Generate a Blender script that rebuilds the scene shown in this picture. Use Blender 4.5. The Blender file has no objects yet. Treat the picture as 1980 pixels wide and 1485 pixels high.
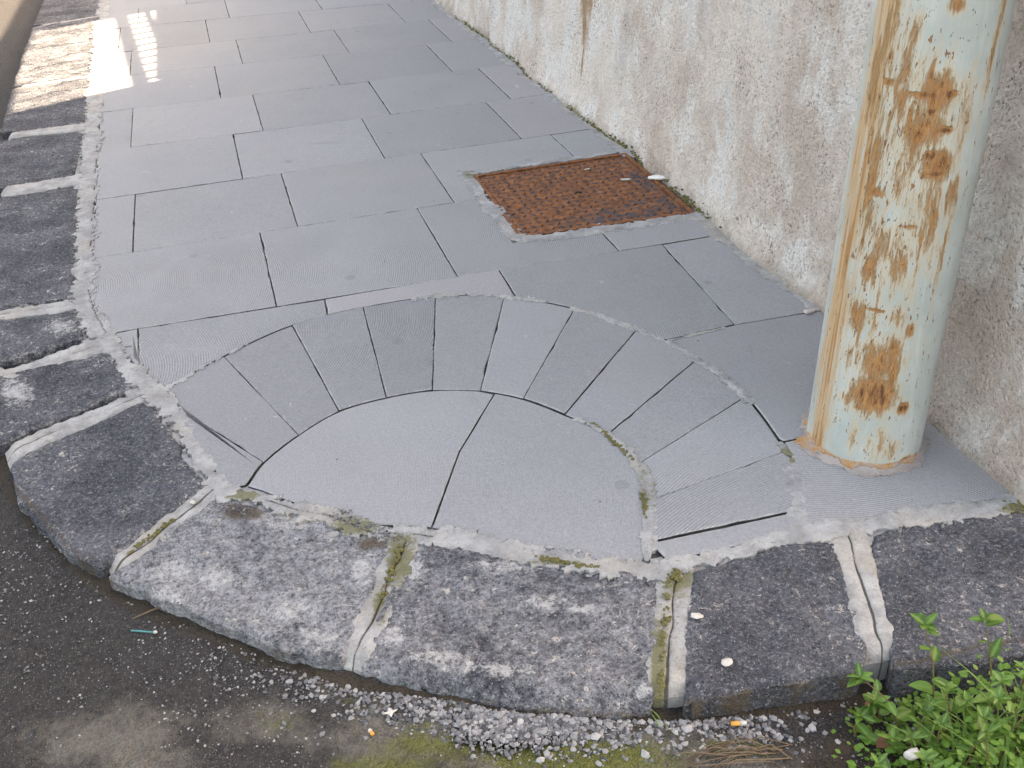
import bpy, bmesh, math, random
import numpy as np
from mathutils import Matrix, Vector

random.seed(7)
SC = bpy.context.scene
COL = SC.collection

# ------------------------------------------------------------------ camera
F_PX, PITCH, ROLL, YAW = 1940.32, 0.563560, -0.045406, -0.271092
CX, CY, CAM_H = 990.0, 742.5, 1.23
_f = np.array([0, math.cos(PITCH), -math.sin(PITCH)]); _x = np.array([1.0, 0, 0]); _u = np.cross(_x, _f)
_x2 = math.cos(ROLL) * _x + math.sin(ROLL) * _u
_u2 = -math.sin(ROLL) * _x + math.cos(ROLL) * _u
_Rz = np.array([[math.cos(YAW), -math.sin(YAW), 0], [math.sin(YAW), math.cos(YAW), 0], [0, 0, 1]])
AX, AU, AF = _Rz @ _x2, _Rz @ _u2, _Rz @ _f
cam = bpy.data.objects.new('camera', bpy.data.cameras.new('camera'))
COL.objects.link(cam); SC.camera = cam
cam.data.sensor_width = 36.0; cam.data.lens = F_PX / 1980 * 36.0
cam.data.clip_start = 0.02; cam.data.clip_end = 2000
cam.matrix_world = Matrix(((AX[0], AU[0], -AF[0], 0), (AX[1], AU[1], -AF[1], 0), (AX[2], AU[2], -AF[2], CAM_H), (0, 0, 0, 1)))

# ------------------------------------------------------------------ light
SUN_EL = math.radians(36); SUN_AZ = math.radians(24)          # azimuth measured from +X towards +Y
w = bpy.data.worlds.new('World'); SC.world = w; w.use_nodes = True
wn = w.node_tree; bg = wn.nodes['Background']
sky = wn.nodes.new('ShaderNodeTexSky'); sky.sky_type = 'NISHITA'; sky.sun_disc = False
sky.sun_elevation = SUN_EL; sky.sun_rotation = math.radians(90) - SUN_AZ
sky.air_density = 1.0; sky.dust_density = 4.0; sky.ozone_density = 1.0
wn.links.new(sky.outputs[0], bg.inputs[0]); bg.inputs[1].default_value = 0.15
sl = bpy.data.lights.new('sun', 'SUN'); sl.energy = 5.0; sl.angle = math.radians(0.5); sl.color = (1, 0.97, 0.93)
sun = bpy.data.objects.new('sun', sl); COL.objects.link(sun)
sd = Vector((math.cos(SUN_EL) * math.cos(SUN_AZ), math.cos(SUN_EL) * math.sin(SUN_AZ), math.sin(SUN_EL)))
sun.rotation_euler = sd.to_track_quat('Z', 'Y').to_euler(); sun.location = sd * 20
SC.view_settings.view_transform = 'Standard'; SC.view_settings.look = 'None'
SC.view_settings.gamma = 1.0; SC.view_settings.use_curve_mapping = False
SC.view_settings.exposure = 2.95
SC.view_settings.use_white_balance = True
SC.view_settings.white_balance_temperature = 9900; SC.view_settings.white_balance_tint = 15
SC.cycles.use_denoising = True
SC.cycles.max_bounces = 4; SC.cycles.diffuse_bounces = 3; SC.cycles.glossy_bounces = 2
SC.cycles.use_adaptive_sampling = True; SC.cycles.adaptive_threshold = 0.02

# ------------------------------------------------------------------ helpers
def G(U, V, z=0.0):
    d = (U - CX) * AX - (V - CY) * AU + F_PX * AF
    t = (z - CAM_H) / d[2]
    return (d[0] * t, d[1] * t)
def GL(pts, z=0.0): return [G(a, b, z) for a, b in pts]

def _hash(ix, iy, seed):
    h = (ix.astype(np.int64) * 374761393 + iy.astype(np.int64) * 668265263 + seed * 974634541) & 0xffffffff
    h = ((h ^ (h >> 13)) * 1274126177) & 0xffffffff
    return ((h ^ (h >> 16)) & 0xffff) / 65535.0
def vnoise(x, y, seed=0):
    x = np.asarray(x, float); y = np.asarray(y, float)
    ix, iy = np.floor(x), np.floor(y); fx, fy = x - ix, y - iy
    sx, sy = fx * fx * (3 - 2 * fx), fy * fy * (3 - 2 * fy)
    a, b = _hash(ix, iy, seed), _hash(ix + 1, iy, seed)
    c, d = _hash(ix, iy + 1, seed), _hash(ix + 1, iy + 1, seed)
    return (a + (b - a) * sx) * (1 - sy) + (c + (d - c) * sx) * sy
def fbm(x, y, f, seed=0, o=3):
    s, a, t = 0, 1.0, 0
    for k in range(o):
        s = s + a * (vnoise(x * f + 17.3 * k, y * f - 9.1 * k, seed + k) - 0.5); t += a; a *= 0.5; f *= 2.03
    return s / t * 2
def sstep(a, b, v):
    t = np.clip((v - a) / (b - a), 0, 1); return t * t * (3 - 2 * t)
def seg_dist(X, Y, pts):
    """distance to a polyline and the fraction along it"""
    best = np.full(X.shape, 1e9); S = np.zeros(X.shape)
    L = [0]
    for (a, b) in zip(pts[:-1], pts[1:]): L.append(L[-1] + math.hypot(b[0] - a[0], b[1] - a[1]))
    for k, ((ax, ay), (bx, by)) in enumerate(zip(pts[:-1], pts[1:])):
        dx, dy = bx - ax, by - ay; l2 = dx * dx + dy * dy + 1e-12
        t = np.clip(((X - ax) * dx + (Y - ay) * dy) / l2, 0, 1)
        d = np.hypot(X - ax - t * dx, Y - ay - t * dy)
        m = d < best; best = np.where(m, d, best); S = np.where(m, (L[k] + t * math.sqrt(l2)) / L[-1], S)
    return best, S
def poly_sdf(X, Y, pts):
    d, _ = seg_dist(X, Y, list(pts) + [pts[0]])
    ins = np.zeros(X.shape, bool)
    n = len(pts)
    for i in range(n):
        (x1, y1), (x2, y2) = pts[i], pts[(i + 1) % n]
        c = ((y1 > Y) != (y2 > Y)) & (X < (x2 - x1) * (Y - y1) / ((y2 - y1) if y2 != y1 else 1e-12) + x1)
        ins ^= c
    return np.where(ins, d, -d)
def smooth_line(pts, n=8):
    """Catmull-Rom through points"""
    P = [np.array(p, float) for p in pts]; P = [2 * P[0] - P[1]] + P + [2 * P[-1] - P[-2]]
    out = []
    for i in range(1, len(P) - 2):
        for k in range(n):
            t = k / n
            out.append(0.5 * ((2 * P[i]) + (P[i + 1] - P[i - 1]) * t + (2 * P[i - 1] - 5 * P[i] + 4 * P[i + 1] - P[i + 2]) * t * t
                              + (-P[i - 1] + 3 * P[i] - 3 * P[i + 1] + P[i + 2]) * t ** 3))
    out.append(P[-2]); return [tuple(p) for p in out]

def link(name, me, material=None, parent=None, smooth=True):
    o = bpy.data.objects.new(name, me); COL.objects.link(o)
    if material: me.materials.append(material)
    if parent: o.parent = parent
    if smooth: me.polygons.foreach_set('use_smooth', np.ones(len(me.polygons), bool))
    return o
def mesh_np(name, V, Fq, attrs=None):
    me = bpy.data.meshes.new(name)
    me.from_pydata([tuple(v) for v in V], [], [tuple(f) for f in Fq]); me.update()
    for k, v in (attrs or {}).items():
        at = me.attributes.new(k, 'FLOAT', 'POINT'); at.data.foreach_set('value', np.asarray(v, np.float32))
    return me
def tag(o, label=None, cat=None, group=None, kind=None):
    if label: o['label'] = label
    if cat: o['category'] = cat
    if group: o['group'] = group
    if kind: o['kind'] = kind
    return o
def empty(name, loc, rz=0.0):
    o = bpy.data.objects.new(name, None); COL.objects.link(o); o.location = loc; o.rotation_euler = (0, 0, rz); o.empty_display_size = .05
    return o

def film(name, material, field, bbox, res, zfun, parent=None, attrs=None, skirt=None):
    """sheet over the part of bbox where field > 0; its rim is snapped on field = 0"""
    x0, x1, y0, y1 = bbox
    nx, ny = int((x1 - x0) / res) + 2, int((y1 - y0) / res) + 2
    X, Y = np.meshgrid(x0 + res * np.arange(nx), y0 + res * np.arange(ny))
    f = field(X, Y); ins = f > 0
    cell = ins[:-1, :-1] | ins[1:, :-1] | ins[:-1, 1:] | ins[1:, 1:]
    e = res * 0.25
    gx = (field(X + e, Y) - field(X - e, Y)) / (2 * e); gy = (field(X, Y + e) - field(X, Y - e)) / (2 * e)
    g2 = gx * gx + gy * gy + 1e-9
    st = np.where(ins, 0, -f / g2); mv = np.hypot(gx, gy) * np.abs(st)
    st = st * np.minimum(1, res * 1.3 / np.maximum(mv, 1e-9))
    X = X + gx * st; Y = Y + gy * st
    used = np.zeros(X.shape, bool)
    used[:-1, :-1] |= cell; used[1:, :-1] |= cell; used[:-1, 1:] |= cell; used[1:, 1:] |= cell
    idx = -np.ones(X.shape, int); idx[used] = np.arange(used.sum())
    cj, ci = np.nonzero(cell)
    Fq = np.stack([idx[cj, ci], idx[cj, ci + 1], idx[cj + 1, ci + 1], idx[cj + 1, ci]], 1)
    vx, vy = X[used], Y[used]
    fv = np.maximum(field(vx, vy), 0)
    vz = zfun(vx, vy, fv)
    at = {k: fn(vx, vy, fv) for k, fn in (attrs or {}).items()}
    V = np.stack([vx, vy, vz], 1)
    if skirt is not None:
        E = np.concatenate([Fq[:, [0, 1]], Fq[:, [1, 2]], Fq[:, [2, 3]], Fq[:, [3, 0]]])
        key = np.sort(E, 1); _, inv, cnt = np.unique(key[:, 0] * 10 ** 7 + key[:, 1], return_inverse=True, return_counts=True)
        B = E[cnt[inv.ravel()] == 1]
        bv = np.unique(B); nb = len(bv); mp = {int(v): len(V) + nb + i for i, v in enumerate(bv)}; mt_ = {int(v): len(V) + i for i, v in enumerate(bv)}
        low = V[bv].copy(); low[:, 2] = skirt
        V = np.concatenate([V, V[bv], low])
        for k in at: at[k] = np.concatenate([at[k], at[k][bv], at[k][bv]])
        Fs = np.array([[mt_[int(b)], mt_[int(a)], mp[int(a)], mp[int(b)]] for a, b in B])
        Fq = np.concatenate([Fq, Fs])
    return link(name, mesh_np(name, V, Fq, at), material, parent)

def tube(pts, rad, seg=6):
    V, Fq = [], []
    n = len(pts); P = [Vector(p) for p in pts]
    for i in range(n):
        d = (P[min(i + 1, n - 1)] - P[max(i - 1, 0)]).normalized()
        a = d.orthogonal().normalized() if i == 0 else (a - d * a.dot(d)).normalized()
        b = d.cross(a); r = rad[i] if hasattr(rad, '__len__') else rad
        for k in range(seg):
            t = 2 * math.pi * k / seg; V.append(P[i] + (a * math.cos(t) + b * math.sin(t)) * r)
    for i in range(n - 1):
        for k in range(seg):
            q = (k + 1) % seg; Fq.append((i * seg + k, i * seg + q, (i + 1) * seg + q, (i + 1) * seg + k))
    Fq.append(tuple(range(seg))[::-1]); Fq.append(tuple((n - 1) * seg + k for k in range(seg)))
    return V, Fq
def box_v(c, s):
    x, y, z = c; a, b, d = s[0] / 2, s[1] / 2, s[2] / 2
    V = [(x + i * a, y + j * b, z + k * d) for k in (-1, 1) for j in (-1, 1) for i in (-1, 1)]
    return V, [(0, 2, 3, 1), (4, 5, 7, 6), (0, 1, 5, 4), (2, 6, 7, 3), (0, 4, 6, 2), (1, 3, 7, 5)]

# ------------------------------------------------------------------ materials
class Mat:
    def __init__(s, name, rough=0.9, spec=0.2):
        s.m = bpy.data.materials.new(name); s.m.use_nodes = True; s.t = s.m.node_tree
        s.b = s.t.nodes['Principled BSDF']; s.b.inputs['Roughness'].default_value = rough
        s.b.inputs['Specular IOR Level'].default_value = spec
        s.pos = s.t.nodes.new('ShaderNodeNewGeometry').outputs['Position']
    def _in(s, sock, v):
        if v is None: return
        if isinstance(v, bpy.types.NodeSocket): s.t.links.new(v, sock)
        else:
            if sock.type == 'RGBA' and len(v) == 3: v = (*v, 1)
            sock.default_value = v
    def node(s, t, **k):
        n = s.t.nodes.new(t)
        for a, v in k.items(): setattr(n, a, v)
        return n
    def local(s): return s.node('ShaderNodeTexCoord').outputs['Object']
    def scale(s, vec, sc):
        n = s.node('ShaderNodeVectorMath', operation='MULTIPLY'); s._in(n.inputs[0], vec); n.inputs[1].default_value = sc; return n.outputs[0]
    def noise(s, sc, det=3, ro=0.6, vec=None, dist=0.0):
        n = s.node('ShaderNodeTexNoise'); s._in(n.inputs['Vector'], vec or s.pos)
        n.inputs['Scale'].default_value = sc; n.inputs['Detail'].default_value = det; n.inputs['Roughness'].default_value = ro
        n.inputs['Distortion'].default_value = dist; return n.outputs['Fac']
    def vor(s, sc, vec=None, feature='F1', out='Distance', rnd=1.0):
        n = s.node('ShaderNodeTexVoronoi', feature=feature); s._in(n.inputs['Vector'], vec or s.pos)
        n.inputs['Scale'].default_value = sc; n.inputs['Randomness'].default_value = rnd; return n.outputs[out]
    def ramp(s, fac, stops, interp='LINEAR'):
        n = s.node('ShaderNodeValToRGB'); s._in(n.inputs[0], fac); r = n.color_ramp; r.interpolation = interp
        while len(r.elements) < len(stops): r.elements.new(0.5)
        for e, (p, c) in zip(r.elements, stops):
            e.position = p; e.color = (c, c, c, 1) if not hasattr(c, '__len__') else (*c[:3], 1)
        return n.outputs[0]
    def st(s, fac, a, b):
        n = s.node('ShaderNodeMapRange', interpolation_type='SMOOTHSTEP'); s._in(n.inputs[0], fac)
        n.inputs[1].default_value = a; n.inputs[2].default_value = b; return n.outputs[0]
    def mix(s, fac, a, b, blend='MIX'):
        n = s.node('ShaderNodeMix', data_type='RGBA', blend_type=blend); s._in(n.inputs[0], fac); s._in(n.inputs[6], a); s._in(n.inputs[7], b)
        return n.outputs[2]
    def ma(s, op, a, b=None, c=None):
        n = s.node('ShaderNodeMath', operation=op); s._in(n.inputs[0], a); s._in(n.inputs[1], b); s._in(n.inputs[2], c); return n.outputs[0]
    def attr(s, name, obj=False):
        n = s.node('ShaderNodeAttribute', attribute_name=name, attribute_type='OBJECT' if obj else 'GEOMETRY'); return n.outputs['Fac']
    def rnd(s): return s.node('ShaderNodeObjectInfo').outputs['Random']
    def bump(s, h, dist, strength=1.0, nrm=None):
        n = s.node('ShaderNodeBump'); s._in(n.inputs['Height'], h); n.inputs['Distance'].default_value = dist; n.inputs['Strength'].default_value = strength
        s._in(n.inputs['Normal'], nrm); return n.outputs[0]
    def out(s, col=None, nrm=None, rough=None):
        s._in(s.b.inputs['Base Color'], col); s._in(s.b.inputs['Normal'], nrm); s._in(s.b.inputs['Roughness'], rough); return s.m

def m_slab():
    m = Mat('sawn_lava_slab', 0.75, 0.25)
    big = m.noise(3.1, 4, 0.6); mid = m.noise(28, 4, 0.65); fine = m.noise(300, 2, 0.75); spk = m.noise(520, 1, 0.5); med = m.noise(130, 3, 0.7)
    base = m.mix(big, (0.198, 0.199, 0.204), (0.262, 0.262, 0.264))
    base = m.mix(1.0, base, m.ma('ADD', .91, m.ma('MULTIPLY', m.rnd(), .17)), 'MULTIPLY')
    base = m.mix(m.ma('MULTIPLY', m.st(mid, .35, .7), 0.45), base, (0.245, 0.243, 0.243))
    tint = m.attr('tint', True)
    base = m.mix(m.st(tint, 0.5, 1.0), base, m.mix(big, (0.250, 0.238, 0.240), (0.292, 0.276, 0.272)))
    base = m.mix(m.ma('MULTIPLY', m.ma('MAXIMUM', m.ma('MULTIPLY', tint, -1.0), 0.0), .75), base, m.mix(mid, (0.150, 0.152, 0.160), (0.205, 0.206, 0.212)))
    g = m.ma('ADD', 0.36, m.ma('ADD', m.ma('MULTIPLY', fine, 0.80), m.ma('MULTIPLY', med, 0.48))); base = m.mix(1.0, base, g, 'MULTIPLY')
    base = m.mix(m.ma('MULTIPLY', m.st(spk, .66, .74), .45), base, (0.08, 0.08, 0.085))
    # pale worn flecks
    fl = m.ma('MULTIPLY', m.st(m.noise(22, 5, .75, dist=.6), .64, .71), m.st(m.noise(3.3, 1), .46, .60))
    base = m.mix(m.ma('MULTIPLY', fl, .6), base, (0.46, 0.45, 0.43))
    # rare dark pits and droppings
    pit = m.vor(9.0); base = m.mix(m.ma('MULTIPLY', m.st(pit, .035, .02), .7), base, (0.05, 0.045, 0.04))
    # sanded dirt brought in by foot near joints
    dirt = m.ma('MULTIPLY', m.st(m.noise(1.7, 4, .6), .52, .75), .22); base = m.mix(dirt, base, (0.27, 0.24, 0.20))
    stn = m.st(m.noise(7, 5, .7, dist=.8), .60, .74); base = m.mix(m.ma('MULTIPLY', stn, .22), base, (0.10, 0.098, 0.095))
    gum = m.st(m.vor(4.3), .075, .060); base = m.mix(m.ma('MULTIPLY', gum, .28), base, (0.11, 0.105, 0.10))
    wn_ = m.st(m.ma('ADD', m.attr('worn'), m.ma('MULTIPLY', m.ma('SUBTRACT', m.noise(34, 5, .78), .5), 2.4)), .75, 1.25); base = m.mix(m.ma('MULTIPLY', wn_, .42), base, (0.40, 0.39, 0.375))
    # arcs of the saw
    cx = m.node('ShaderNodeCombineXYZ'); m._in(cx.inputs[0], m.attr('sawx', True)); m._in(cx.inputs[1], m.attr('sawy', True))
    d = m.node('ShaderNodeVectorMath', operation='DISTANCE'); m._in(d.inputs[0], m.pos); m._in(d.inputs[1], cx.outputs[0])
    wob = m.ma('MULTIPLY', m.noise(6, 2), 0.004)
    ring = m.ma('SINE', m.ma('MULTIPLY', m.ma('ADD', d.outputs['Value'], wob), 2 * math.pi / 0.0062))
    sm = m.ma('MULTIPLY', m.attr('saw', True), m.st(m.noise(5.5, 2), .30, .58))
    ringv = m.ma('MULTIPLY', ring, sm)
    base = m.mix(1.0, base, m.ma('ADD', 1.0, m.ma('MULTIPLY', ringv, 0.16)), 'MULTIPLY')
    n1 = m.bump(m.ma('ADD', m.ma('MULTIPLY', fine, .8), m.ma('MULTIPLY', mid, .7)), 0.0012, 0.8)
    n2 = m.bump(ringv, 0.0006, 0.8, n1)
    return m.out(base, n2, m.ma('ADD', .62, m.ma('MULTIPLY', mid, .25)))

def m_kerb():
    m = Mat('basalt_kerb', 0.9, 0.22)
    big = m.noise(7, 4, .65); mid = m.noise(42, 4, .72); gr = m.noise(135, 3, .75); fine = m.noise(330, 2, .7); por = m.vor(150); spc = m.vor(120, out='Color')
    pale = m.attr('pale', True)
    base = m.mix(m.st(big, .32, .68), (0.050, 0.053, 0.062), (0.104, 0.107, 0.120))
    pm = m.st(m.ma('ADD', m.ma('MULTIPLY', pale, .85), m.ma('MULTIPLY', m.ma('SUBTRACT', m.ma('ADD', m.ma('MULTIPLY', mid, .6), m.ma('MULTIPLY', big, .4)), .5), 2.6)), .25, 1.0)
    base = m.mix(m.ma('MULTIPLY', pm, m.ma('ADD', .25, m.ma('MULTIPLY', pale, .75))), base, m.mix(gr, (0.14, 0.142, 0.154), (0.32, 0.318, 0.322)))
    # grain: dark pores and pale crystals
    base = m.mix(1.0, base, m.ma('MAXIMUM', m.ma('ADD', -.75, m.ma('ADD', m.ma('MULTIPLY', gr, 2.5), m.ma('MULTIPLY', mid, 1.1))), .12), 'MULTIPLY')
    base = m.mix(m.ma('MULTIPLY', m.st(gr, .40, .28), .75), base, (0.014, 0.014, 0.017))
    base = m.mix(m.ma('MULTIPLY', m.st(por, .26, .10), .6), base, (0.014, 0.014, 0.017))
    base = m.mix(m.ma('MULTIPLY', m.st(gr, .57, .68), .60), base, (0.30, 0.295, 0.29))
    base = m.mix(m.ma('MULTIPLY', m.st(fine, .61, .70), .65), base, (0.44, 0.43, 0.42))
    li = m.ma('MULTIPLY', m.st(m.noise(62, 4, .8, dist=.4), .58, .65), m.st(m.ma('ADD', m.noise(7, 2), m.ma('MULTIPLY', pale, .07)), .46, .58))
    base = m.mix(m.ma('MULTIPLY', li, .85), base, (0.50, 0.455, 0.40))
    # dried cement dragged over the rim
    e = m.attr('rim'); nz = m.noise(40, 5, .8)
    ce = m.st(m.ma('ADD', e, m.ma('MULTIPLY', m.ma('SUBTRACT', nz, .5), 1.9)), .50, .85)
    ce = m.ma('MULTIPLY', ce, m.ma('ADD', .30, m.ma('MULTIPLY', m.st(gr, .35, .58), .70)))
    base = m.mix(m.ma('MULTIPLY', ce, .85), base, m.mix(mid, (0.36, 0.335, 0.305), (0.50, 0.48, 0.45)))
    sp = m.attr('splash'); ce2 = m.st(m.ma('ADD', m.ma('MULTIPLY', sp, .92), m.ma('MULTIPLY', m.ma('SUBTRACT', m.noise(55, 6, .88), .5), 3.0)), .58, 1.05)
    base = m.mix(m.ma('MULTIPLY', ce2, .85), base, m.mix(gr, (0.36, 0.345, 0.325), (0.60, 0.595, 0.585)))
    du = m.attr('brown'); base = m.mix(m.ma('MULTIPLY', m.st(m.ma('ADD', du, m.ma('MULTIPLY', m.ma('SUBTRACT', mid, .5), 1.3)), .40, .9), .8), base, m.mix(gr, (0.05, 0.034, 0.02), (0.13, 0.09, 0.05)))
    h = m.ma('ADD', m.ma('MULTIPLY', m.st(por, .0, .30), .5), m.ma('ADD', m.ma('MULTIPLY', mid, 1.6), m.ma('MULTIPLY', gr, 1.3)))
    return m.out(base, m.bump(h, 0.009, 1.0))

def m_mortar(name='cement_mortar', a=(0.25, 0.243, 0.232), b=(0.42, 0.412, 0.398)):
    m = Mat(name, 0.95, 0.1)
    big = m.noise(16, 4, .65); mid = m.noise(75, 4, .75); fine = m.noise(260, 3, .75)
    base = m.mix(m.st(big, .3, .7), a, b)
    base = m.mix(m.ma('MULTIPLY', m.st(m.noise(5, 3), .48, .66), .4), base, (0.40, 0.35, 0.29))
    base = m.mix(1.0, base, m.ma('ADD', .45, m.ma('ADD', m.ma('MULTIPLY', fine, .65), m.ma('MULTIPLY', mid, .45))), 'MULTIPLY')
    base = m.mix(m.ma('MULTIPLY', m.st(mid, .42, .30), .6), base, (0.15, 0.138, 0.12))
    base = m.mix(m.ma('MULTIPLY', m.st(fine, .62, .74), .6), base, (0.07, 0.07, 0.07))
    base = m.mix(m.ma('MULTIPLY', m.st(fine, .38, .27), .5), base, (0.62, 0.61, 0.59))
    mo = m.st(m.ma('ADD', m.attr('moss'), m.ma('MULTIPLY', m.ma('SUBTRACT', mid, .5), 1.8)), .50, .95)
    base = m.mix(m.ma('MULTIPLY', mo, .8), base, m.mix(fine, (0.075, 0.070, 0.028), (0.19, 0.18, 0.07)))
    cr = m.attr('crack'); base = m.mix(m.ma('MULTIPLY', m.st(cr, .30, .8), .82), base, (0.045, 0.040, 0.030))
    h = m.ma('ADD', m.ma('MULTIPLY', mid, 1.2), m.ma('MULTIPLY', fine, .8))
    return m.out(base, m.bump(h, 0.005, 1.0))

def m_bed():
    m = Mat('joint_dirt', 1.0, 0.05)
    mid = m.noise(12.7, 4, .7); fine = m.noise(200, 2)
    c = m.mix(m.st(mid, .40, .66), (0.042, 0.040, 0.038), (0.10, 0.096, 0.09))
    c = m.mix(m.ma('MULTIPLY', m.st(mid, .62, .72), .8), c, (0.28, 0.27, 0.25))
    return m.out(c, m.bump(fine, .003))

def m_road():
    m = Mat('asphalt', 0.92, 0.25)
    big = m.noise(4, 4, .6); mid = m.noise(30, 4, .7); fine = m.noise(240, 3, .75); v = m.vor(230); vc = m.vor(230, out='Color')
    sep = m.node('ShaderNodeSeparateColor'); m._in(sep.inputs[0], vc)
    asp = m.mix(big, (0.025, 0.023, 0.0225), (0.045, 0.041, 0.039))
    st = m.ma('MULTIPLY', m.st(v, .42, .25), m.st(sep.outputs[0], .35, .95))
    asp = m.mix(m.ma('MULTIPLY', st, .8), asp, m.mix(sep.outputs[1], (0.06, 0.054, 0.048), (0.20, 0.185, 0.17)))
    asp = m.mix(1.0, asp, m.ma('MAXIMUM', m.ma('ADD', -.35, m.ma('ADD', m.ma('MULTIPLY', fine, 1.6), m.ma('MULTIPLY', m.noise(90, 3, .7), 1.1))), .15), 'MULTIPLY'); asp = m.mix(m.ma('MULTIPLY', m.st(fine, .60, .70), .55), asp, (0.22, 0.21, 0.20))
    du = m.attr('dust')
    dm = m.st(m.ma('ADD', m.ma('MULTIPLY', du, .85), m.ma('MULTIPLY', m.ma('SUBTRACT', m.noise(13, 6, .78), .5), 2.0)), .35, .95)
    dust = m.mix(mid, (0.080, 0.072, 0.060), (0.155, 0.142, 0.120))
    dust = m.mix(m.ma('MULTIPLY', m.st(fine, .58, .7), .5), dust, (0.05, 0.045, 0.035))
    dust = m.mix(m.ma('MULTIPLY', m.st(fine, .40, .28), .5), dust, (0.32, 0.30, 0.27))
    c = m.mix(dm, asp, dust)
    mo = m.st(m.ma('ADD', m.attr('moss'), m.ma('MULTIPLY', m.ma('SUBTRACT', m.noise(22, 6, .72), .5), 1.3)), .42, .95)
    moss = m.mix(m.noise(130, 4, .75), (0.035, 0.040, 0.010), (0.16, 0.165, 0.040))
    c = m.mix(m.ma('MULTIPLY', mo, .9), c, moss)
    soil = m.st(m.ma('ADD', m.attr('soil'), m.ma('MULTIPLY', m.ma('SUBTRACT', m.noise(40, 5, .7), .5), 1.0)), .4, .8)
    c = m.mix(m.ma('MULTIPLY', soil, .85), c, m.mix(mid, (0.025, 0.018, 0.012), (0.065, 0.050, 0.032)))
    h = m.ma('ADD', m.ma('MULTIPLY', m.st(v, .6, .1), .8), m.ma('ADD', mid, fine))
    return m.out(c, m.bump(h, 0.004, 1.0))

def m_wall():
    m = Mat('rough_plaster', 0.95, 0.1)
    p = m.pos; st = m.scale(p, (1, 1, 0.62))
    big = m.noise(1.9, 4, .6, st); mid = m.noise(6, 5, .65, st, .3); gr = m.noise(115, 3, .75); co = m.noise(48, 3, .7); fine = m.noise(260, 2, .7); gate = m.noise(9, 3)
    base = m.mix(m.st(big, .40, .60), (0.56, 0.462, 0.40), (0.72, 0.645, 0.585))
    base = m.mix(m.ma('MULTIPLY', m.st(mid, .47, .62), .75), base, (0.75, 0.73, 0.70))
    base = m.mix(m.ma('MULTIPLY', m.st(mid, .44, .28), .45), base, (0.48, 0.395, 0.34))
    base = m.mix(m.ma('MULTIPLY', m.st(m.noise(3.2, 4, .6, st), .54, .72), .55), base, (0.50, 0.495, 0.49))
    base = m.mix(1.0, base, m.ma('ADD', .34, m.ma('ADD', m.ma('MULTIPLY', gr, .85), m.ma('MULTIPLY', co, .55))), 'MULTIPLY')
    pt = m.st(m.ma('ADD', gr, m.ma('MULTIPLY', m.ma('SUBTRACT', gate, .5), .40)), .42, .30)
    base = m.mix(m.ma('MULTIPLY', pt, m.ma('ADD', .35, m.ma('MULTIPLY', m.st(m.noise(3.5, 3), .40, .62), .5))), base, (0.13, 0.105, 0.095))
    lo = m.attr('low')
    gm = m.st(m.ma('ADD', lo, m.ma('MULTIPLY', m.ma('SUBTRACT', m.noise(13, 5, .7), .5), 1.3)), .45, 1.05)
    base = m.mix(m.ma('MULTIPLY', gm, .6), base, m.mix(mid, (0.27, 0.21, 0.175), (0.19, 0.165, 0.12)))
    mo = m.st(m.ma('ADD', m.attr('moss'), m.ma('MULTIPLY', m.ma('SUBTRACT', co, .5), 1.5)), .55, 1.0)
    base = m.mix(m.ma('MULTIPLY', mo, .75), base, (0.20, 0.175, 0.07))
    ru = m.st(m.ma('ADD', m.attr('rust'), m.ma('MULTIPLY', m.ma('SUBTRACT', m.noise(26, 5, .75, m.scale(p, (1, 1, .12))), .5), 1.8)), .45, 1.0)
    base = m.mix(m.ma('MULTIPLY', ru, .85), base, m.mix(gr, (0.25, 0.115, 0.04), (0.42, 0.25, 0.11)))
    wh = m.st(m.ma('ADD', m.attr('white'), m.ma('MULTIPLY', m.ma('SUBTRACT', m.noise(12, 5, .8, m.scale(p, (1, 1, .5))), .5), 3.0)), .60, 1.3)
    base = m.mix(m.ma('MULTIPLY', wh, .6), base, m.mix(gr, (0.60, 0.59, 0.58), (0.80, 0.79, 0.78)))
    h = m.ma('ADD', m.ma('MULTIPLY', co, 1.0), m.ma('ADD', m.ma('MULTIPLY', gr, 1.3), m.ma('MULTIPLY', fine, .35)))
    return m.out(base, m.bump(h, 0.015, 1.0))

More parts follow.
